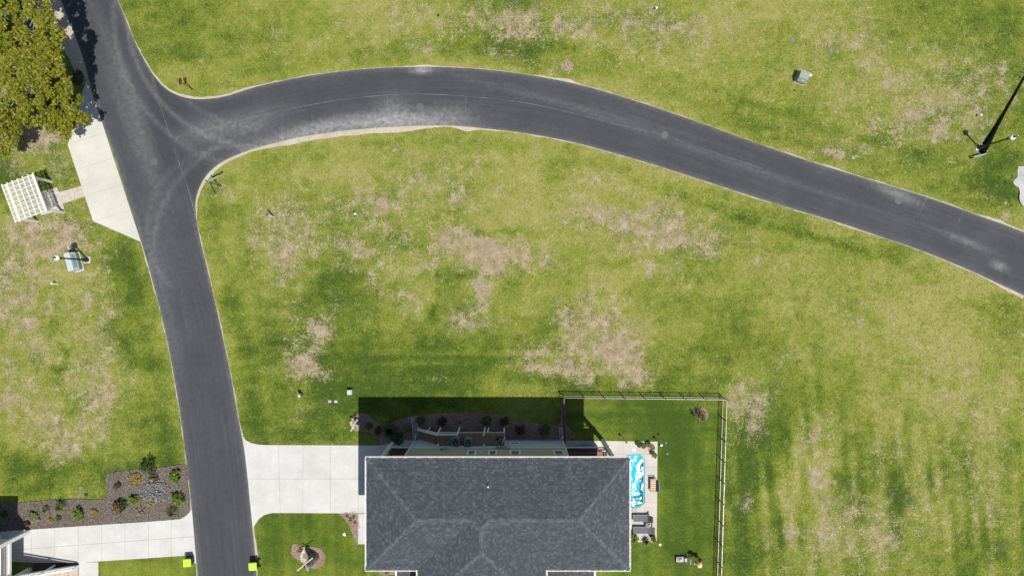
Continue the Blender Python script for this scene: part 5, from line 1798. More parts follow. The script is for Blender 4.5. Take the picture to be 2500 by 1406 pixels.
# near-black tapered tube laid along a dark streak by the far lamp
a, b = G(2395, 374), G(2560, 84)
t = thing('black_tapered_form', (a[0], a[1], 0), 'long black tapered form across the grass by a lamp post', 'pole')
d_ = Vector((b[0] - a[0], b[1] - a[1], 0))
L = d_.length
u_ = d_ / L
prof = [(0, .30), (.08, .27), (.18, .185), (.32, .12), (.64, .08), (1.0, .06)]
MB().tube([tuple(u_ * L * q + Vector((0, 0, r_ * .6))) for q, r_ in prof], [r_ for q, r_ in prof], 14).build('shaft', M['streak_black'], t)
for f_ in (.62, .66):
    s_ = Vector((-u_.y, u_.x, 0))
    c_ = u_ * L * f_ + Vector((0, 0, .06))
    MB().tube([tuple(c_ - s_ * .5), tuple(c_ + s_ * .5)], .02, 5).build('thin_bar', M['streak_black'], t)
# low rail
a, b = Vector(P(2378, 384, .5)), Vector(P(2408, 375.5, .5))
t = thing('low_rail', ((a.x + b.x) / 2, (a.y + b.y) / 2, 0), 'low blue green rail on two dark feet at the lamp post', 'rail')
c = (a + b) / 2
MB().bar(a - Vector((c.x, c.y, 0)), b - Vector((c.x, c.y, 0)), .11, .09).build('rail', M['teal'], t)
for p in (a, b):
    q = p - Vector((c.x, c.y, 0))
    MB().box((q.x, q.y, .21), (.10, .10, .52)).build('post', M['pole_dark'], t)
for (px, py, lab) in ((2404, 370, 'small yellow marker ball on the grass at the lamp post foot'), (2448.5, 293.5, 'small yellow marker ball on the open grass by the long black form')):
    x, y = G(px, py)
    t = thing('yellow_marker', (x, y, 0), lab, 'marker', 'yellow marker balls')
    MB().tube([(0, 0, -.05), (0, 0, .28)], .012, 6).build('stake', M['pole_dark'], t)
    MB().lathe([(0, .24), (.05, .26), (.075, .31), (.05, .36), (0, .38)], seg=10).build('ball', M['yellow'], t, smooth=True)

# ------------------------------------------------------------------ utility cabinets and pedestals
a, b = G(193.5, 616.5), G(205, 658)
th = math.atan2(a[1] - b[1], a[0] - b[0])
W = math.hypot(a[0] - b[0], a[1] - b[1])
cx0, cy0 = (a[0] + b[0]) / 2, (a[1] + b[1]) / 2
ux_, uy_ = math.cos(th), math.sin(th)
nxv, nyv = -uy_, ux_                # local +y points away from the road side
D = 0.72
t = thing('utility_cabinet', (cx0 + nxv * D / 2, cy0 + nyv * D / 2, 0), 'large pale grey green utility cabinet with sloping louvred front', 'utility cabinet', rz=th)
MB().box((0, 0, 0.05), (W + .16, D + .16, 0.14)).build('pad', M['concrete'], t)
bd = MB()
for x in (-W / 2, W / 2):
    bd.v += [(x, -D / 2, .1), (x, D / 2, .1), (x, D / 2, 1.15), (x, -D / 2 + .24, 1.15), (x, -D / 2, .72)]
bd.f = [(0, 1, 2, 3, 4), (9, 8, 7, 6, 5), (0, 5, 6, 1), (1, 6, 7, 2), (2, 7, 8, 3), (3, 8, 9, 4), (4, 9, 5, 0)]
body = bd.build('body', M['pale_box'], t)
MB().box((0, .12, 1.17), (W + .08, D - .18, 0.05)).build('lid', M['pale_box'], t)
sl = math.atan2(.43, .24)
MB().box((0, -D / 2 + .115, .95), (W * .78, 0.30, 0.03), rx=sl).build('louvre_panel', M['pale_box_dark'], t)
MB().box((0, -D / 2 - .012, .42), (W * .82, 0.03, 0.42)).build('door', M['pale_box_dark'], t)
MB().box((0.1, -D / 2 - .035, .45), (.06, .03, .12)).build('handle', M['sign_grey'], body)

x, y = G(1951, 193)
th = math.atan2(-(208 - 200), (1956 - 1934)) - .02
t = thing('transformer_box', (x + .10, y - .02, 0), 'grey green transformer box on the open lawn beyond the road', 'transformer', rz=-0.36)
MB().box((0, 0, .04), (1.0, 1.05, .12)).build('pad', M['concrete'], t)
bd = MB()
W, D = .84, .95
for xx in (-W / 2, W / 2):
    bd.v += [(xx, -D / 2, .09), (xx, D / 2, .09), (xx, D / 2, .95), (xx, -D / 2 + .2, .95), (xx, -D / 2, .62)]
bd.f = [(0, 1, 2, 3, 4), (9, 8, 7, 6, 5), (0, 5, 6, 1), (1, 6, 7, 2), (2, 7, 8, 3), (3, 8, 9, 4), (4, 9, 5, 0)]
body = bd.build('body', M['green_box'], t)
MB().box((0, .10, .965), (W + .06, D - .18, .04)).build('lid', M['green_box'], t)
MB().box((0.05, -D / 2 - .01, .36), (W - .12, .03, .40)).build('door', M['green_box'], t)
MB().box((0.05, -D / 2 + .09, .80), (.22, .01, .10), rx=.95).build('warning_label', M['white'], body)

def pedestal(px, py, h, r, label, body_m='ped_green', cap_m='white', group='round utility pedestals'):
    x, y = G(px, py)
    t = thing('utility_pedestal', (x, y, 0), label, 'pedestal', group)
    MB().lathe([(r, -.05), (r, h * .82), (r * 1.04, h * .84)], seg=14).build('body', M[body_m], t, smooth=True)
    MB().lathe([(r * 1.12, h * .78), (r * 1.10, h * .96), (r * .6, h), (0, h * 1.01)], seg=14).build('cap', M[cap_m], t, smooth=True)
    return t
pedestal(182, 606, .85, .13, 'white capped green pedestal behind the large pale cabinet')
pedestal(1971, 189, .7, .13, 'white capped green pedestal beside the transformer box')
pedestal(737.5, 962, 1.05, .14, 'pale green topped pedestal in the grass left of the twin lilac lids', cap_m='pale_box')
x, y = G(856.5, 955.5)
t = thing('meter_pedestal', (x, y, 0), 'small grey metal box pedestal at the corner of the house shadow', 'utility box')
MB().box((0, 0, .26), (.44, .46, .62)).build('body', M['sign_grey'], t)
MB().box((-.05, 0, .585), (.30, .42, .05)).build('lid', M['pale_box'], t)
MB().box((.17, -.02, .58), (.05, .34, .06)).build('handle', M['sign_grey'], t)
def pipe(px, py, h, r, label, tilt=(0, 0), cap=None, m='pvc'):
    x, y = G(px, py)
    t = thing('white_pipe', (x, y, 0), label, 'pipe', 'white pipes standing in the grass')
    MB().tube([(0, 0, -.08), (tilt[0], tilt[1], h)], [r, r], 12).build('pipe', M[m], t)
    MB().lathe([(r * 1.25, -.03), (r * 1.25, .03), (r * .8, .05), (0, .05)], (tilt[0], tilt[1], h), 12).build('cap', M[cap or 'white'], t)
pipe(669, 529.5, 1.85, .065, 'tall white marker post with a black cap on the corner lawn', cap='grill')
pipe(870, 523.5, .55, .07, 'short white pipe stub on the corner lawn')
pipe(139, 693, .60, .07, 'short white pipe stub below the pale cabinet', (-.12, .02))
pipe(2386.5, 284.5, .45, .08, 'short white pipe stub near the long black form', (.05, .02))
pipe(1600, 25, .45, .08, 'short white pipe stub in the far field by itself', (.03, .03))
pipe(1068, 37, .45, .08, 'white pipe stub with a black cap in the far field', (.15, -.22), 'grill')
pipe(1939, 222, .12, .05, 'low white pipe stub in the grass below the transformer box', cap='grill')
for (px, py, lab) in ((805, 979.5, 'lilac valve box lid with pale streaks, left of the twin lids'), (820, 980, 'lilac valve box lid with white centre, right of the twin lids'), (1934.5, 99, 'blue grey valve lid in the far field with pink centre'), (2028, 123, 'blue grey valve lid beside a bare patch in the far field'),
                      (198, 1190, 'pale blue valve lid in the grass above the mulch bed corner'), (197, 1206, 'small pale blue valve lid close above the mulch bed'), (210, 1206, 'dark valve lid close above the mulch bed')):
    x, y = G(px, py)
    t = thing('valve_lid', (x, y, 0), lab, 'valve lid', 'valve lids set in the grass')
    m_ = M['lilac_lid'] if 'lilac' in lab else (M['rubber'] if 'dark' in lab else M['blue_lid'])
    MB().box((0, 0, .01), (.30 if 'small' not in lab else .2, .38 if 'blue grey' in lab else .24, .05)).build('lid', m_, t)
    MB().box((0.01, 0, .038), (.10, .09, .012)).build('cap', M['white'] if 'white' in lab else m_, t)

# ------------------------------------------------------------------ wheeled bins
def bin_(px, py, rz, label):
    x, y, _ = P(px, py, 1.05)
    t = thing('wheeled_bin', (x, y, 0.06 if px < 500 else 0.0), label, 'bin', 'lime lidded wheeled bins at the kerb', rz)
    b = MB()
    b.v = [(-.25, -.26, .03), (.22, -.26, .03), (.22, .26, .03), (-.25, .26, .03), (-.33, -.34, .97), (.33, -.34, .97), (.33, .34, .97), (-.33, .34, .97)]
    b.f = [(3, 2, 1, 0), (0, 1, 5, 4), (1, 2, 6, 5), (2, 3, 7, 6), (3, 0, 4, 7), (4, 5, 6, 7)]
    b.build('body', M['bin'], t)
    lid = MB()
    n_ = 6
    outl = []
    for cxx, cyy, a0 in ((-.26, -.28, math.pi), (.36, -.36, 1.5 * math.pi), (.36, .36, 0), (-.26, .28, .5 * math.pi)):
        if cxx > 0:
            outl.append((cxx, cyy))
        else:
            for k in range(5):
                a = a0 + k * math.pi / 8
                outl.append((cxx + .12 * math.cos(a), cyy + .08 * math.sin(a)))
    outl = ccw(outl)
    lid.prism(outl, .97, 1.01)
    lid.prism([(p[0] * .86, p[1] * .86) for p in outl], 1.0, 1.06)
    lid.build('lid', M['lime'], t)
    MB().tube([(.42, -.28, .98), (.42, .28, .98)], .02, 6).build('handle', M['bin'], t)
    for s in (-1, 1):
        w = MB().tube([(.30, s * .30, .11), (.30, s * .37, .11)], [.13, .13], 14).build('wheel', M['rubber'], t)
        MB().tube([(.30, s * .29, .11), (.30, s * .38, .11)], [.05, .05], 10).build('hub', M['sign_grey'], w)
bin_(456.5, 1373.5, math.pi + .08, 'lime lidded dark bin on the grass at the neighbour driveway mouth')
bin_(616.5, 1383, .06, 'lime lidded dark bin standing on the road edge by the front lawn')

# ------------------------------------------------------------------ signs
x, y = G(469, 218)
t = thing('road_sign', (x, y, 0), 'red octagonal road sign on a dark post at the junction corner', 'road sign', rz=-0.12)
MB().tube([(0, 0, -.1), (0, 0, 3.05)], [.045, .04], 8).lathe([(.10, -.05), (.10, .12), (.06, .2)], seg=10).build('post', M['pole_dark'], t)
oc = [(math.cos(math.pi / 8 + k * math.pi / 4) * .34, math.sin(math.pi / 8 + k * math.pi / 4) * .34) for k in range(8)]
def octo(r_, x0, x1, m, nm, par):
    b = MB()
    n_ = 8
    b.v = [(x0, p[0] * r_, 2.5 + p[1] * r_) for p in oc] + [(x1, p[0] * r_, 2.5 + p[1] * r_) for p in oc]
    b.f = [tuple(range(8)), tuple(reversed(range(8, 16)))] + [(k, (k + 1) % 8, 8 + (k + 1) % 8, 8 + k) for k in range(8)]
    return b.build(nm, m, par)
pl = octo(1.0, .05, .065, M['sign_grey'], 'plate', t)
octo(.93, .066, .070, M['red'], 'red_face', pl)
octo(.96, .035, .048, M['sign_grey'], 'back_plate', t)

x, y = G(537.5, 453.8)
t = thing('street_name_post', (x, y, 0), 'dark post with two crossed blank name blades by the road corner', 'street sign')
MB().tube([(0, 0, -.1), (0, 0, 3.0)], [.045, .04], 8).lathe([(.12, -.05), (.12, .15), (.06, .24)], seg=10).lathe([(.05, 2.98), (.07, 3.04), (0, 3.12)], seg=10).build('post', M['pole_dark'], t)
e1_, e2_ = G(563, 440), G(549.8, 479.5)
MB().bar((0, 0, 2.5), (e1_[0] - x, e1_[1] - y, 2.5), .07, .24).build('blade', M['sign_grey'], t)
MB().bar((0, 0, 2.22), (e2_[0] - x, e2_[1] - y, 2.22), .05, .22).build('blade', M['pole_dark'], t)

# ------------------------------------------------------------------ pergola
th = math.atan2(437 - 413, 125 - 40)            # slope of the purlins in the photograph
def pg(px, py, h=2.75):
    return P(px, py, h)
c4 = [pg(4, 451), pg(82, 422), pg(115, 516), pg(40, 544)]
cx0 = sum(p[0] for p in c4) / 4
cy0 = sum(p[1] for p in c4) / 4
ua = Vector((c4[1][0] - c4[0][0], c4[1][1] - c4[0][1])).normalized()
W = (Vector(c4[1][:2]) - Vector(c4[0][:2])).length
D = (Vector(c4[3][:2]) - Vector(c4[0][:2])).length
th = math.atan2(ua.y, ua.x)
pt = thing('pergola', (cx0, cy0, 0), 'cream painted pergola with latticed top over a paved pad', 'pergola', rz=th)
hw, hd = W / 2 - .28, D / 2 - .32
for sx in (-1, 1):
    for sy in (-1, 1):
        MB().box((sx * hw, sy * hd, 1.28), (.17, .17, 2.66)).build('post', M['white'], pt)
        MB().bar((sx * hw, sy * (hd - .06), 2.0), (sx * hw, sy * (hd - .55), 2.5), .08, .08).build('brace', M['white'], pt)
for sx in (-1, 1):
    MB().box((sx * hw, 0, 2.55), (.09, D - .1, .20)).build('beam', M['cream'], pt)
for k in range(9):
    y = -D / 2 + .12 + k * (D - .24) / 8
    MB().box((0, y, 2.69), (W - .06, .055, .15)).build('rafter', M['cream'], pt)
    if k < 8:
        for q_ in (1, 2):
            yy = y + q_ * (D - .24) / 24
            MB().box((0, yy, 2.685), (W - .12, .03, .13)).build('rafter', M['cream'], pt)
for k in range(7):
    x = -W / 2 + .05 + k * (W - .10) / 6
    MB().box((x, 0, 2.80), (.085, D, .07)).build('slat', M['white'], pt)
# vines and bench below it
t = thing('pergola_bench', (cx0 + .35 * ua.x + .62, cy0 + .2, .045), 'pale slatted bench under the pergola', 'bench', rz=th + math.pi / 2)
for k in range(4):
    MB().box((0, -.18 + k * .12, .44), (1.35, .10, .035)).build('slat', M['cream'], t)
MB().box((0, .26, .70), (1.35, .04, .42)).build('backrest', M['cream'], t)
for sx in (-.58, .58):
    for sy in (-.16, .2):
        MB().box((sx, sy, .22), (.07, .07, .44)).build('leg', M['cream'], t)
# ------------------------------------------------------------------ trees at the road corner
def tree(base_px, label, lobes, trunk_r, n_leaf, seed, m, size=.17, group='broad trees at the road corner'):
    bx_, by_ = G(*base_px)
    t = thing('oak_tree', (bx_, by_, 0), label, 'tree', group)
    r_ = random.Random(seed)
    bl = []
    for (px, py, h, rp) in lobes:
        x, y, _ = P(px, py, h)
        rr = rp / 27.0
        bl.append((x - bx_, y - by_, h - rr * .25, rr, rr, rr * .62))
    cx0 = sum(b[0] for b in bl) / len(bl)
    cy0 = sum(b[1] for b in bl) / len(bl)
    ht = max(b[2] for b in bl)
    fork = Vector((cx0 * .25, cy0 * .25, ht * .32))
    MB().tube([(0, 0, -.15), (fork.x * .4, fork.y * .4, fork.z * .5), tuple(fork)], [trunk_r * 1.35, trunk_r, trunk_r * .85], 10).build('trunk', M['bark'], t, smooth=True)
    for b in bl:
        e_ = Vector((b[0], b[1], b[2] + b[5] * .15))
        m1 = fork.lerp(e_, .45) + Vector((r_.uniform(-.3, .3), r_.uniform(-.3, .3), r_.uniform(.0, .35)))
        lb = MB().tube([tuple(fork), tuple(m1), tuple(e_)], [trunk_r * .42, trunk_r * .27, trunk_r * .08], 7).build('limb', M['bark'], t, smooth=True)
        tw = MB()
        for k in range(7):
            a, q = r_.uniform(0, 6.28), r_.uniform(.5, .98)
            d_ = Vector((math.cos(a) * b[3] * q, math.sin(a) * b[4] * q, r_.uniform(-.1, .75) * b[5]))
            s_ = m1.lerp(e_, r_.uniform(.3, 1))
            tw.tube([tuple(s_), tuple(s_.lerp(e_ + d_, .5) + Vector((0, 0, .12))), tuple(e_ + d_)], [.05, .03, .01], 5)
        tw.build('twigs', M['bark'], lb)
    boughs = []
    for b in bl:
        for k in range(int(7 + b[3] * 5)):
            a, q, up = r_.uniform(0, 6.28), math.sqrt(r_.random()), r_.uniform(.75, 1.05)
            s = r_.uniform(.26, .52)
            boughs.append((b[0] + math.cos(a) * b[3] * q, b[1] + math.sin(a) * b[4] * q, b[2] + b[5] * (math.sqrt(max(0, 1 - q * q * .85)) * up) + r_.uniform(-.55, .25), s, s, s * .6))
    foliage('crown', boughs, n_leaf, size, m, t, seed, clump=9, spread=.10)
    return t
tree((150, 190), 'spreading olive leaved tree overhanging the pale apron and road corner',
     [(56, 55, 5.2, 48), (100, 92, 8.5, 40), (40, 140, 5.6, 48), (112, 165, 8.0, 44), (75, 215, 7.0, 46), (148, 225, 6.0, 36), (148, 152, 7.2, 24), (172, 270, 4.6, 32), (140, 290, 4.8, 26), (20, 205, 5.4, 44), (10, 95, 5.2, 40), (105, 260, 5.4, 36), (160, 310, 4.0, 18), (98, 130, 8.4, 34)],
     .34, 30000, 11, M['leaf_oak'])
tree((160, -30), 'olive leaved tree at the top of the road corner, reaching over the sandy verge',
     [(90, 18, 8.6, 30), (50, -24, 5.5, 44), (104, -44, 8.2, 34), (30, -5, 5.4, 36), (-20, 20, 7.0, 50), (130, -85, 6, 40), (70, -90, 7, 50)],
     .30, 15000, 12, M['leaf_oak'])
tree((60, 310), 'smaller tree shaded by the spreading tree, on the lawn edge',
     [(8, 322, 4.6, 34), (38, 296, 4.2, 26), (-30, 285, 5.0, 44), (5, 355, 3.6, 18), (62, 285, 3.6, 18), (20, 265, 4.4, 26)],
     .20, 8000, 13, M['leaf_oak'], .15)
shrub(190, 190, .9, 1.0, M['leaf_dark'], 'dark low bush between the spreading tree and the road', n_leaf=700, seed=71, z0=0.0)
x, y = G(70, 60)
t = thing('plank_table', (x, y, 0), 'blue grey plank picnic table half hidden under the trees', 'table', rz=1.25)
for k in range(4):
    MB().box((0, -.30 + k * .20, .74), (1.7, .18, .04)).build('plank', M['wood_grey'], t)
for s in (-1, 1):
    MB().box((0, s * .72, .44), (1.7, .26, .04)).build('bench_plank', M['wood_grey'], t)
    for q in (-1, 1):
        MB().bar((s * .6, q * .68, 0), (s * .6, q * .22, .73), .09, .05).build('leg', M['wood_grey'], t)
    MB().box((s * .6, 0, .40), (.05, 1.6, .09)).build('cross_bar', M['wood_grey'], t)

# ------------------------------------------------------------------ shrubs in the grey mulch bed
G1 = 'plants in the grey mulch bed'
shrub(360, 1139, 0.86, 1.43, M['leaf_dark'], 'dark open branched shrub leaning over the top edge of the grey bed', n_leaf=351, size=.12, seed=1, group=G1)
shrub(427, 1163, 0.67, 0.77, M['leaf_lime'], 'bright lime shrub in the grey bed corner nearest the road', n_leaf=567, size=.12, seed=2, group=G1)
shrub(376, 1168, 0.48, 0.66, M['leaf_mid'], 'small green shrub below the dark open shrub in the grey bed', n_leaf=324, seed=3, group=G1, flowers=(M['flower_pink'], 8, .09))
shrub(436, 1217, 0.70, 0.77, M['leaf_lime'], 'bright green shrub beside the road, above the ornamental grass', n_leaf=621, size=.11, seed=4, group=G1)
tuft(421, 1250, 0.74, 0.77, M['leaf_grass'], 'fine ornamental grass at the driveway end of the grey bed', 190, 5, group=G1)
shrub(327, 1219, 0.53, 0.61, M['leaf_lime'], 'round bright green shrub beside the red flowered bush', n_leaf=432, size=.11, seed=6, group=G1)
shrub(294, 1234, 0.74, 0.83, M['leaf_dark'], 'dark green bush with red flowers in the grey bed', n_leaf=702, seed=7, group=G1, flowers=(M['flower_red'], 7, .13))
shrub(191, 1253, 0.65, 0.66, M['leaf_lime'], 'bright green leafy shrub beside the driveway middle', n_leaf=567, size=.12, seed=8, group=G1)
tuft(148, 1236, 0.72, 0.88, M['leaf_grass'], 'tall green ornamental grass in the narrow part of the grey bed', 200, 9, group=G1)
tuft(112, 1243, 0.50, 0.55, M['leaf_grass'], 'low ornamental grass beside the tall one', 110, 10, group=G1)
shrub(80, 1255, 0.43, 0.44, M['leaf_lime'], 'small lime shrub at the house shadow end of the grey bed', n_leaf=297, size=.10, seed=11, group=G1)
shrub(232, 1250, 0.50, 0.39, M['leaf_yellow'], 'sparse yellow plant between two green shrubs', n_leaf=121, size=.10, seed=12, group=G1)
shrub(122, 1270, 0.29, 0.33, M['leaf_yellow'], 'small orange yellow plant by the driveway', n_leaf=148, seed=13, group=G1)
shrub(142, 1266, 0.34, 0.39, M['leaf_mid'], 'small dull green plant below the tall grass', n_leaf=162, seed=14, group=G1)
shrub(330, 1172, 0.90, 0.39, M['leaf_yellow'], 'low straggling yellow brown ground cover in the bed corner', n_leaf=229, size=.10, seed=15, group=G1)
shrub(382, 1197, 1.50, 0.31, M['leaf_silver'], 'wide low silver grey ground cover in the middle of the bed', n_leaf=702, size=.11, seed=16, group=G1)
shrub(286, 1184, 0.43, 0.55, M['leaf_rust'], 'small leafless brown shrub in the inner corner of the bed', n_leaf=148, seed=17, group=G1)
shrub(370, 1230, 0.34, 0.39, M['leaf_yellow'], 'small yellow green plant below the silver ground cover', n_leaf=148, seed=18, group=G1)
shrub(343, 1245, 0.55, 0.33, M['leaf_dry'], 'dry tan plant below the round green shrub', n_leaf=175, seed=19, group=G1)
shrub(87, 1266, 0.50, 0.39, M['leaf_dry'], 'feathery tan plant beside the house column', n_leaf=270, seed=20, group=G1)
shrub(66, 1278, 0.34, 0.39, M['leaf_dark'], 'small dark plant with red flowers at the house corner', n_leaf=202, seed=21, group=G1, flowers=(M['flower_red'], 5, .10))
shrub(10, 1254, 0.36, 0.39, M['leaf_dark'], 'small dark plant in the shade beside the house', n_leaf=202, seed=22, group=G1)

# ------------------------------------------------------------------ shrubs along the house
G2 = 'shrubs along the shaded house wall'
shrub(996, 1046, .36, .75, M['leaf_lime'], 'narrow lime shrub beside the pebble strip, on the porch side', n_leaf=360, size=.10, seed=31, group=G2)
shrub(1027, 1026, .52, .8, M['leaf_mid'], 'green shrub just past the top of the pebble strip', n_leaf=460, size=.11, seed=32, group=G2)
tuft(953, 1051, .95, 1.3, M['leaf_dark'], 'large dark fountain grass at the front corner of the house', 300, 33, group=G2, wid=.03)
shrub(924, 1050, .46, .6, M['leaf_rust'], 'dark brown shrub beside the fountain grass', n_leaf=320, seed=34, group=G2)
shrub(901, 1040, .38, .5, M['leaf_mid'], 'round green shrub beside the small windmill', n_leaf=340, seed=35, group=G2)
shrub(972, 1072, .68, 2.0, M['leaf_dark'], 'tall open shrub with long leaves at the front porch post', n_leaf=420, size=.13, seed=36, group=G2)
shrub(1080, 1029, .52, .6, M['leaf_rust'], 'russet shrub above the deck stair', n_leaf=420, seed=37, group=G2)
shrub(1124, 1030, .18, .3, M['leaf_lime'], 'very small lime plant among the mulch opposite the air conditioners', n_leaf=120, seed=38, group=G2)
shrub(1189, 1027, .56, .7, M['leaf_mid'], 'green shrub opposite the bare end of the deck', n_leaf=480, size=.11, seed=39, group=G2)
shrub(1231, 1029, .50, .6, M['leaf_rust'], 'russet shrub beside the green shrub at the deck end', n_leaf=400, seed=40, group=G2)
shrub(1268, 1050, .56, .6, M['leaf_rust'], 'russet shrub by the wall between the deck and the fence', n_leaf=420, seed=41, group=G2)
shrub(1330, 1049, .60, .7, M['leaf_mid'], 'green shrub by the wall nearest the fence', n_leaf=520, size=.11, seed=42, group=G2)
shrub(1709, 1013, .72, 1.0, M['leaf_mid'], 'open twiggy shrub on a small mulch island inside the fence corner', n_leaf=330, size=.09, seed=43)
for i_, (px, py, lab) in enumerate([(848, 1259, 'small agave nearest the driveway joint in the wedge bed'), (864, 1262, 'small agave beside the walkway top in the wedge bed'), (857, 1268, 'larger green agave in the middle of the wedge bed'), (867, 1275, 'tiny agave at the walkway edge of the wedge bed')]):
    tuft(px, py, (.22, .24, .30, .14)[i_], .25, M['leaf_mid'], lab, 16, 80 + i_, 'agave', 'agave', 'agaves in the wedge bed', wid=.05)
tuft(735, 1343, .36, .5, M['leaf_yellow'], 'spiky yellow plant in the kidney shaped bed', 22, 90, 'spiky_plant', 'plant', wid=.035, z0=.06)
shrub(945, 1394, .22, .3, M['leaf_mid'], 'small green plant in the bed tucked under the roof edge', n_leaf=90, seed=91)

# stones: pale band in the kidney bed, pebble strips below the downspouts
def stones(name, line_px, half, n_, size, label, cat, m, z=.06, edging=None):
    ln = smooth_line(GL(line_px), 40)
    c = ln.mean(0)
    t = thing(name, (c[0], c[1], 0), label, cat)
    r_ = np.random.default_rng(int(c[0] * 13) % 99)
    mb = MB()
    for k in range(n_):
        p = ln[r_.integers(0, 40)]
        q = ln[min(39, r_.integers(1, 40))]
        a = r_.uniform(0, 6.28)
        d_ = r_.uniform(0, half)
        x_, y_ = p[0] - c[0] + d_ * math.cos(a), p[1] - c[1] + d_ * math.sin(a)
        s = size * r_.uniform(.5, 1.3)
        mb.lathe([(s * .6, -.02), (s, s * .3), (s * .55, s * .75)], (x_, y_, z), 6)
    stuff(mb.build('stone', m, t))
    for sgn in (-1, 1):
        if edging:
            tn = np.gradient(ln, axis=0)
            tn /= np.hypot(tn[:, 0], tn[:, 1])[:, None]
            ed = ln - c + np.c_[-tn[:, 1], tn[:, 0]] * sgn * (half + .03)
            MB().tube([(p[0], p[1], z + .03) for p in ed[::3]], .03, 6).build('edging', M[edging], t)
    return t
stones('stone_band', [(747, 1336), (741, 1345), (737, 1357), (741, 1366), (747, 1372)], .22, 130, .07, 'band of pale stones curving through the kidney shaped bed', 'stones', mat('pale_stone', (.50, .44, .33), .8, .2, 12, island=.5))
stones('pebble_strip', [(1011, 1017), (1012, 1030), (1014, 1045), (1015, 1068)], .19, 260, .045, 'pebble drain strip from the downspout at the front wall corner', 'pebble strip', M['pebble'], .05, 'trim')
stones('pebble_strip', [(1369, 1042), (1370, 1055), (1372, 1071)], .14, 130, .045, 'pebble drain strip from the downspout beside the fence', 'pebble strip', M['pebble'], .05, 'trim')
r_ = random.Random(4)
o = MB()
for k in range(7):
    a, q = r_.uniform(0, 6.28), r_.uniform(.0, .16)
    p = (.9 * q * math.cos(a), 1.6 * q * math.sin(a))
    o.quad((p[0] - .09, p[1] - .05, .03), (p[0] + .05, p[1] - .10, .09), (p[0] + .09, p[1] + .06, .04), (p[0] - .04, p[1] + .10, .10))
o = o.build('white_bag', M['white'], None)
o.location = (*G(840, 1303), 0)
tag(o, 'crumpled white bag lying on the front lawn', 'bag')

# ------------------------------------------------------------------ garden windmills
def windmill(px, py, h, r, face, label, sail_l, sail_w, seed, z0):
    x, y = G(px, py)
    t = thing('garden_windmill', (x, y, z0), label, 'garden windmill', 'ornamental windmills in the beds')
    r_ = random.Random(seed)
    n_ = 8
    rows = 13
    body = MB()
    for i_ in range(rows):
        za, zb = h * .80 * i_ / rows, h * .80 * (i_ + 1) / rows
        ra, rb_ = r * (1 - .52 * i_ / rows), r * (1 - .52 * (i_ + 1) / rows)
        for k in range(n_ * 2):
            a0, a1 = math.pi * k / n_ + .01, math.pi * (k + 1) / n_ - .01
            ja = r_.uniform(.97, 1.05)
            body.quad((ra * ja * math.cos(a0), ra * ja * math.sin(a0), za + .01), (ra * ja * math.cos(a1), ra * ja * math.sin(a1), za + .01), (rb_ * math.cos(a1), rb_ * math.sin(a1), zb), (rb_ * math.cos(a0), rb_ * math.sin(a0), zb))
            body.quad((ra * ja * math.cos(a0), ra * ja * math.sin(a0), za + .01), (ra * .9 * math.cos(a0), ra * .9 * math.sin(a0), za + .01), (ra * .9 * math.cos(a1), ra * .9 * math.sin(a1), za + .01), (ra * ja * math.cos(a1), ra * ja * math.sin(a1), za + .01))
    body.build('shingle_courses', M['wall_stone'], t)
    MB().lathe([(r * .93, -.05), (r * .45, h * .80)], seg=16).build('tower', M['wall_stone'], t)
    MB().lathe([(r * .56, h * .78), (r * .54, h * .82), (r * .30, h * .93), (0, h)], seg=10).build('cap', M['roof_cap'], t)
    fx, fy = math.cos(face), math.sin(face)
    sx, sy = -fy, fx
    hz = h * .84
    c = Vector((fx * r * .72, fy * r * .72, hz + r * .2))
    hub = MB().tube([(fx * r * .3, fy * r * .3, hz), tuple(c + Vector((fx, fy, 0)) * .06)], .04, 8).build('hub', M['sail'], t)
    for k in range(4):
        a = math.pi / 2 * k + .35
        up = Vector((-fx * .62, -fy * .62, .78))      # the wind shaft tips up, so the sails lean back
        d_ = Vector((sx, sy, 0)) * math.cos(a) + up * math.sin(a)
        p_ = Vector((sx, sy, 0)) * -math.sin(a) + up * math.cos(a)
        s = MB().bar(c, c + d_ * sail_l, .04, .03)
        s.bar(c + d_ * sail_l * .25 + p_ * sail_w, c + d_ * sail_l + p_ * sail_w, .03, .02)
        for q in np.linspace(.3, 1, 6):
            s.bar(c + d_ * sail_l * q, c + d_ * sail_l * q + p_ * sail_w, .02, .02)
        s.build('sail', M['sail'], t)
    return t
windmill(768, 1358.5, 2.9, .50, math.pi * .62, 'tall stone clad windmill in the kidney shaped bed', .85, .10, 1, .06)
windmill(880, 1034, 1.9, .40, math.pi * .75, 'small stone clad windmill at the end of the house bed', .62, .16, 2, .05)
for i_, (px, py) in enumerate([(860, 1022), (858, 1030), (863, 1042), (874, 1046)]):
    o = MB().lathe([(.10, 0), (.16, .05), (.12, .12), (0, .14)], seg=7).build('bed_stone', M['pebble'], None)
    o.location = (*G(px, py), .04)
    o.rotation_euler = (0, 0, i_)
    tag(o, ('pale stone at the top edge of the bed by the small windmill', 'pale stone at the tip of the bed by the small windmill', 'pale stone at the lower edge of the bed by the small windmill', 'pale stone below the small windmill in the house shadow edge')[i_], 'stone', 'stones beside the small windmill')

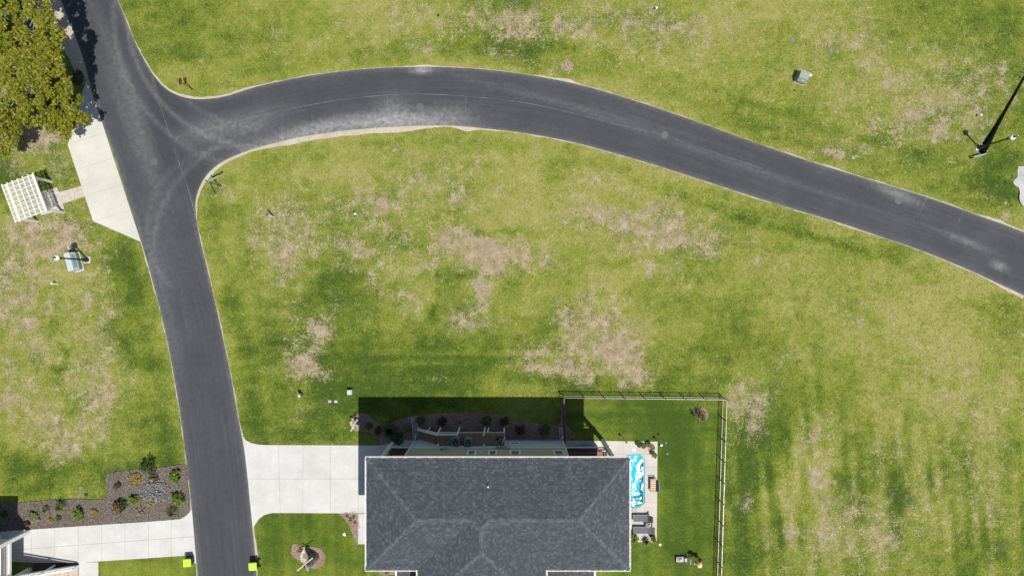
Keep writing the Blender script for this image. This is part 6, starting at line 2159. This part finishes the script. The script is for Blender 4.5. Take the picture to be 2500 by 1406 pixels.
# ------------------------------------------------------------------ mower and the person pushing it
mx, my = 15.95, -25.72
mw = thing('lawn_mower', (mx, my, 0), 'silver and black push mower on the back lawn', 'lawn mower', rz=0.0)
dk_ = MB()
outl = [(-.40, -.16), (-.36, -.25), (.22, -.27), (.36, -.22), (.38, 0), (.36, .22), (.22, .27), (-.36, .25), (-.40, .16)]
dk_.prism(outl, .09, .22)
dk_.build('deck', M['mower_black'], mw)
MB().prism([(p[0] * .90 - .02, p[1] * .86) for p in outl], .22, .30).prism([(p[0] * .55 - .05, p[1] * .55) for p in outl], .30, .38).build('shroud', M['silver'], mw)
MB().lathe([(.13, .38), (.14, .42), (.11, .46), (0, .46)], (-.02, 0, 0), 16).build('engine_cover', M['mower_black'], mw)
MB().box((.06, -.03, .47), (.10, .12, .03)).build('battery_latch', M['mower_green'], mw)
for sx in (-.30, .30):
    for sy in (-.29, .29):
        w = MB().tube([(sx, sy - .03, .12), (sx, sy + .03, .12)], [.12, .12], 14).build('wheel', M['rubber'], mw)
        MB().tube([(sx, sy - .035, .12), (sx, sy + .035, .12)], [.05, .05], 10).build('hub', M['silver'], w)
bg_ = MB().box((.50, 0, .30), (.30, .40, .30), taper=.8).build('grass_bag', M['mower_black'], mw)
for s in (-1, 1):
    MB().tube([(.28, s * .24, .24), (.80, s * .23, .72), (1.18, s * .20, 1.02)], .018, 8).build('handle_tube', M['handle'], mw)
MB().tube([(1.18, -.20, 1.02), (1.21, -.17, 1.04), (1.21, .17, 1.04), (1.18, .20, 1.02)], .02, 8).build('handle_grip', M['mower_black'], mw)
MB().box((.85, 0, .77), (.10, .44, .05), ry=-.75).build('cross_brace', M['silver'], mw)
MB().box((1.16, -.08, 1.05), (.06, .08, .05)).build('switch_box', M['mower_green'], mw)

def skin_obj(name, verts, edges, radii, m, parent, root=0, sub=2):
    me = bpy.data.meshes.new(name)
    me.from_pydata([tuple(v) for v in verts], edges, [])
    me.update()
    o = bpy.data.objects.new(name, me)
    COL.objects.link(o)
    o.parent = parent
    md = o.modifiers.new('skin', 'SKIN')
    md.use_smooth_shade = True
    layer = me.skin_vertices[0] if len(me.skin_vertices) else None
    if layer is None:
        bpy.context.view_layer.objects.active = o
        bm_ = bmesh.new()
        bm_.from_mesh(me)
        bm_.verts.layers.skin.verify()
        bm_.to_mesh(me)
        bm_.free()
        layer = me.skin_vertices[0]
    for i_, r in enumerate(radii):
        layer.data[i_].radius = r if hasattr(r, '__len__') else (r, r)
        layer.data[i_].use_root = (i_ == root)
    ss = o.modifiers.new('sub', 'SUBSURF')
    ss.levels = sub
    ss.render_levels = sub
    me.materials.append(m)
    return o
# the person faces -x (towards the mower) and leans forward over the handle
HB = 1.21 + mx
pxw, pyw = mx + 1.78, my + 0.02
per = thing('person', (pxw, pyw, 0), 'person in orange shirt and straw hat pushing the mower', 'person')
hx = 1.21 - 1.78                       # grip line in person coordinates
pel, chest, neck = (0, 0, .94), (-.20, 0, 1.36), (-.27, 0, 1.50)
V = [pel, (-.08, 0, 1.12), chest, neck, (-.31, 0, 1.60),                                   # 0-4 spine
     (-.21, .19, 1.40), (-.30, .24, 1.16), (hx + .09, .19, 1.07), (hx + .02, .16, 1.06),      # 5-8 left arm
     (-.21, -.19, 1.40), (-.30, -.24, 1.16), (hx + .09, -.19, 1.07), (hx + .02, -.16, 1.06),  # 9-12 right arm
     (.0, .10, .88), (-.12, .12, .50), (.02, .12, .10), (-.10, .12, .05),                   # 13-16 left leg
     (.02, -.10, .88), (.10, -.12, .50), (.32, -.12, .14), (.20, -.12, .05)]                # 17-20 right leg
E = [(0, 1), (1, 2), (2, 3), (3, 4), (2, 5), (5, 6), (6, 7), (7, 8), (2, 9), (9, 10), (10, 11), (11, 12), (0, 13), (13, 14), (14, 15), (15, 16), (0, 17), (17, 18), (18, 19), (19, 20)]
R = [(.13, .15), (.115, .14), (.12, .17), .055, .055, .06, .045, .032, .035, .06, .045, .032, .035, .085, .058, .04, .04, .085, .058, .04, .04]
body = skin_obj('body', V, E, R, M['skin'], per)
hd = MB()
prof = [(.0, -.125), (.05, -.12), (.072, -.06), (.080, 0.0), (.078, .06), (.055, .105), (0, .125)]
hd.lathe(prof, (-.335, 0, 1.66), 14)
hd.box((-.42, 0, 1.65), (.03, .025, .04))
for s in (-1, 1):
    hd.box((-.335, s * .082, 1.655), (.03, .015, .05))
hd.build('head', M['skin'], per, smooth=True)
MB().lathe([(.081, -.02), (.084, .03), (.07, .085), (0, .115)], (-.325, 0, 1.665), 12).build('hair', M['bark'], per, smooth=True)
for s in (-1, 1):
    for k in range(4):
        yy = s * (.10 + k * .026)
        MB().tube([(hx + .05, yy, 1.075), (hx + .0, yy, 1.088), (hx - .03, yy, 1.06), (hx - .02, yy, 1.025)], [.012, .011, .010, .008], 6).build('finger', M['skin'], per)
    MB().tube([(hx + .05, s * .095, 1.06), (hx + .03, s * .08, 1.03), (hx - .005, s * .085, 1.02)], [.013, .012, .009], 6).build('thumb', M['skin'], per)
shV = [(0, 0, .92), (-.08, 0, 1.12), chest, (-.255, 0, 1.475), (-.21, .19, 1.40), (-.275, .23, 1.22), (-.21, -.19, 1.40), (-.275, -.23, 1.22)]
skin_obj('shirt', shV, [(0, 1), (1, 2), (2, 3), (2, 4), (4, 5), (2, 6), (6, 7)], [(.155, .18), (.14, .165), (.145, .195), .075, .085, .07, .085, .07], M['orange'], per)
skin_obj('shorts', [(0, 0, .95), (0, .10, .86), (-.09, .12, .58), (.02, -.10, .86), (.08, -.12, .58)], [(0, 1), (1, 2), (0, 3), (3, 4)], [(.15, .17), .11, .085, .11, .085], M['shorts'], per)
for (x_, y_, z_) in ((-.04, .12, .05), (.25, -.12, .06)):
    MB().box((x_, y_, z_), (.27, .10, .10), taper=.75).build('shoe', M['shoe'], per)
MB().lathe([(.215, 0), (.222, .012), (.215, .022), (.105, .035), (.10, .10), (.07, .125), (.03, .11), (0, .108)], (-.325, 0, 1.735), 24).build('hat', M['straw'], per, smooth=True)

# ------------------------------------------------------------------ neighbour house at the corner of the frame
nx0, ny0 = -45.75, -22.95
nh = thing('neighbour_house', (-50, -28, 0), 'white raised house with railed porch and stair beside the grey mulch bed', 'house')
NS = (-50, -28, 0)
MB().box((-53.0, -31.0, 4.0), (9.0, 15.4, 8.0)).build('wall', M['lower'], nh, NS)
def col_(x, y, z1, s=.30):
    MB().box((x, y, z1 / 2), (s, s, z1)).build('column', M['white'], nh, NS)
for y in (ny0 - .15, -26.75, -30.5):
    col_(nx0 - .15, y, 7.8, .34)
MB().box((-47.2, -30.9, 2.75), (2.9, 15.6, .16)).build('porch_floor', M['lower'], nh, NS)
m0 = None
for i_ in range(int(8 / .14)):
    o = MB().box((0, 0, 0), (2.6, .128, .03)).build('board', M['tread'], nh) if m0 is None else m0.copy()
    if m0 is None:
        m0 = o
    else:
        COL.objects.link(o)
    o.location = (-47.3 - NS[0], ny0 - .25 - i_ * .14 - NS[1], 2.85)
MB().box((nx0 - .04, -30.9, 2.74), (.10, 15.7, .30)).build('porch_band', M['white'], nh, NS)
MB().box((-47.2, ny0 - .04, 2.74), (2.9, .10, .30)).build('porch_band', M['white'], nh, NS)
for (a, b) in (((nx0 - .1, ny0 - .3), (nx0 - .1, -26.6)), ((nx0 - .1, -26.9), (nx0 - .1, -30.4)), ((nx0 - .3, ny0 - .1), (-48.6, ny0 - .1))):
    rl = MB().bar((a[0], a[1], 3.85), (b[0], b[1], 3.85), .12, .06).bar((a[0], a[1], 3.0), (b[0], b[1], 3.0), .07, .05).build('railing', M['white'], nh, NS)
    L = math.hypot(a[0] - b[0], a[1] - b[1])
    k = int(L / .125)
    m1 = None
    for i_ in range(1, k):
        f_ = i_ / k
        o = MB().box((0, 0, .42), (.035, .035, .84)).build('baluster', M['white'], rl) if m1 is None else m1.copy()
        if m1 is None:
            m1 = o
        else:
            COL.objects.link(o)
        o.location = (a[0] + (b[0] - a[0]) * f_ - NS[0], a[1] + (b[1] - a[1]) * f_ - NS[1], 3.0)
rf = MB()
e0, e1 = (-44.85, -22.35), (-58.2, -40)
z = 8.0
rf.v = [(e0[0], e0[1], z), (e1[0], e0[1], z), (e1[0], e1[1], z), (e0[0], e1[1], z), (-51.5, -27.0, z + 2.3), (-51.5, -35, z + 2.3),
        (e0[0], e0[1], z - .2), (e1[0], e0[1], z - .2), (e1[0], e1[1], z - .2), (e0[0], e1[1], z - .2)]
rf.f = [(0, 4, 1), (1, 4, 5, 2), (2, 5, 3), (3, 5, 4, 0), (6, 7, 8, 9), (0, 1, 7, 6), (1, 2, 8, 7), (2, 3, 9, 8), (3, 0, 6, 9)]
rf.build('roof', M['shingle_base'], nh, NS)
# stair
SY0, SY1 = -26.35, -28.6
n_ = 15
sx0, sx1 = nx0, -41.2
run = (sx1 - sx0) / n_
m0 = None
for i_ in range(n_):
    zt = 2.78 * (1 - (i_ + 1) / (n_ + 1))
    o = MB().box((0, 0, 0), (run + .03, SY0 - SY1 - .1, .045)).build('tread', M['tread'], nh) if m0 is None else m0.copy()
    if m0 is None:
        m0 = o
    else:
        COL.objects.link(o)
    o.location = (sx0 + run * (i_ + .5) - NS[0], (SY0 + SY1) / 2 - NS[1], zt)
    MB().box((sx0 + run * i_ + .01, (SY0 + SY1) / 2, zt + .09), (.02, SY0 - SY1 - .12, .14)).build('riser', M['white'], nh, NS)
for y in (SY0, SY1):
    MB().bar((sx0, y, 2.62), (sx1, y, .02), .05, .30).build('stringer', M['white'], nh, NS)
    MB().bar((sx0, y, 3.75), (sx1 + .05, y, 1.02), .13, .05).bar((sx0, y, 2.98), (sx1 + .05, y, .25), .07, .05).build('stair_rail', M['white'], nh, NS)
    m1 = None
    k = int(abs(sx1 - sx0) / .13)
    for i_ in range(1, k):
        f_ = i_ / k
        o = MB().box((0, 0, .39), (.035, .035, .78)).build('baluster', M['white'], nh) if m1 is None else m1.copy()
        if m1 is None:
            m1 = o
        else:
            COL.objects.link(o)
        o.location = (sx0 + (sx1 - sx0) * f_ - NS[0], y - NS[1], 2.98 - 2.73 * f_)
    for f_ in (0.5, 1.0):
        xx = sx0 + (sx1 - sx0) * f_
        zt = 3.85 - 2.73 * f_
        MB().box((xx, y, zt / 2), (.14, .14, zt)).build('newel_post', M['white'], nh, NS)
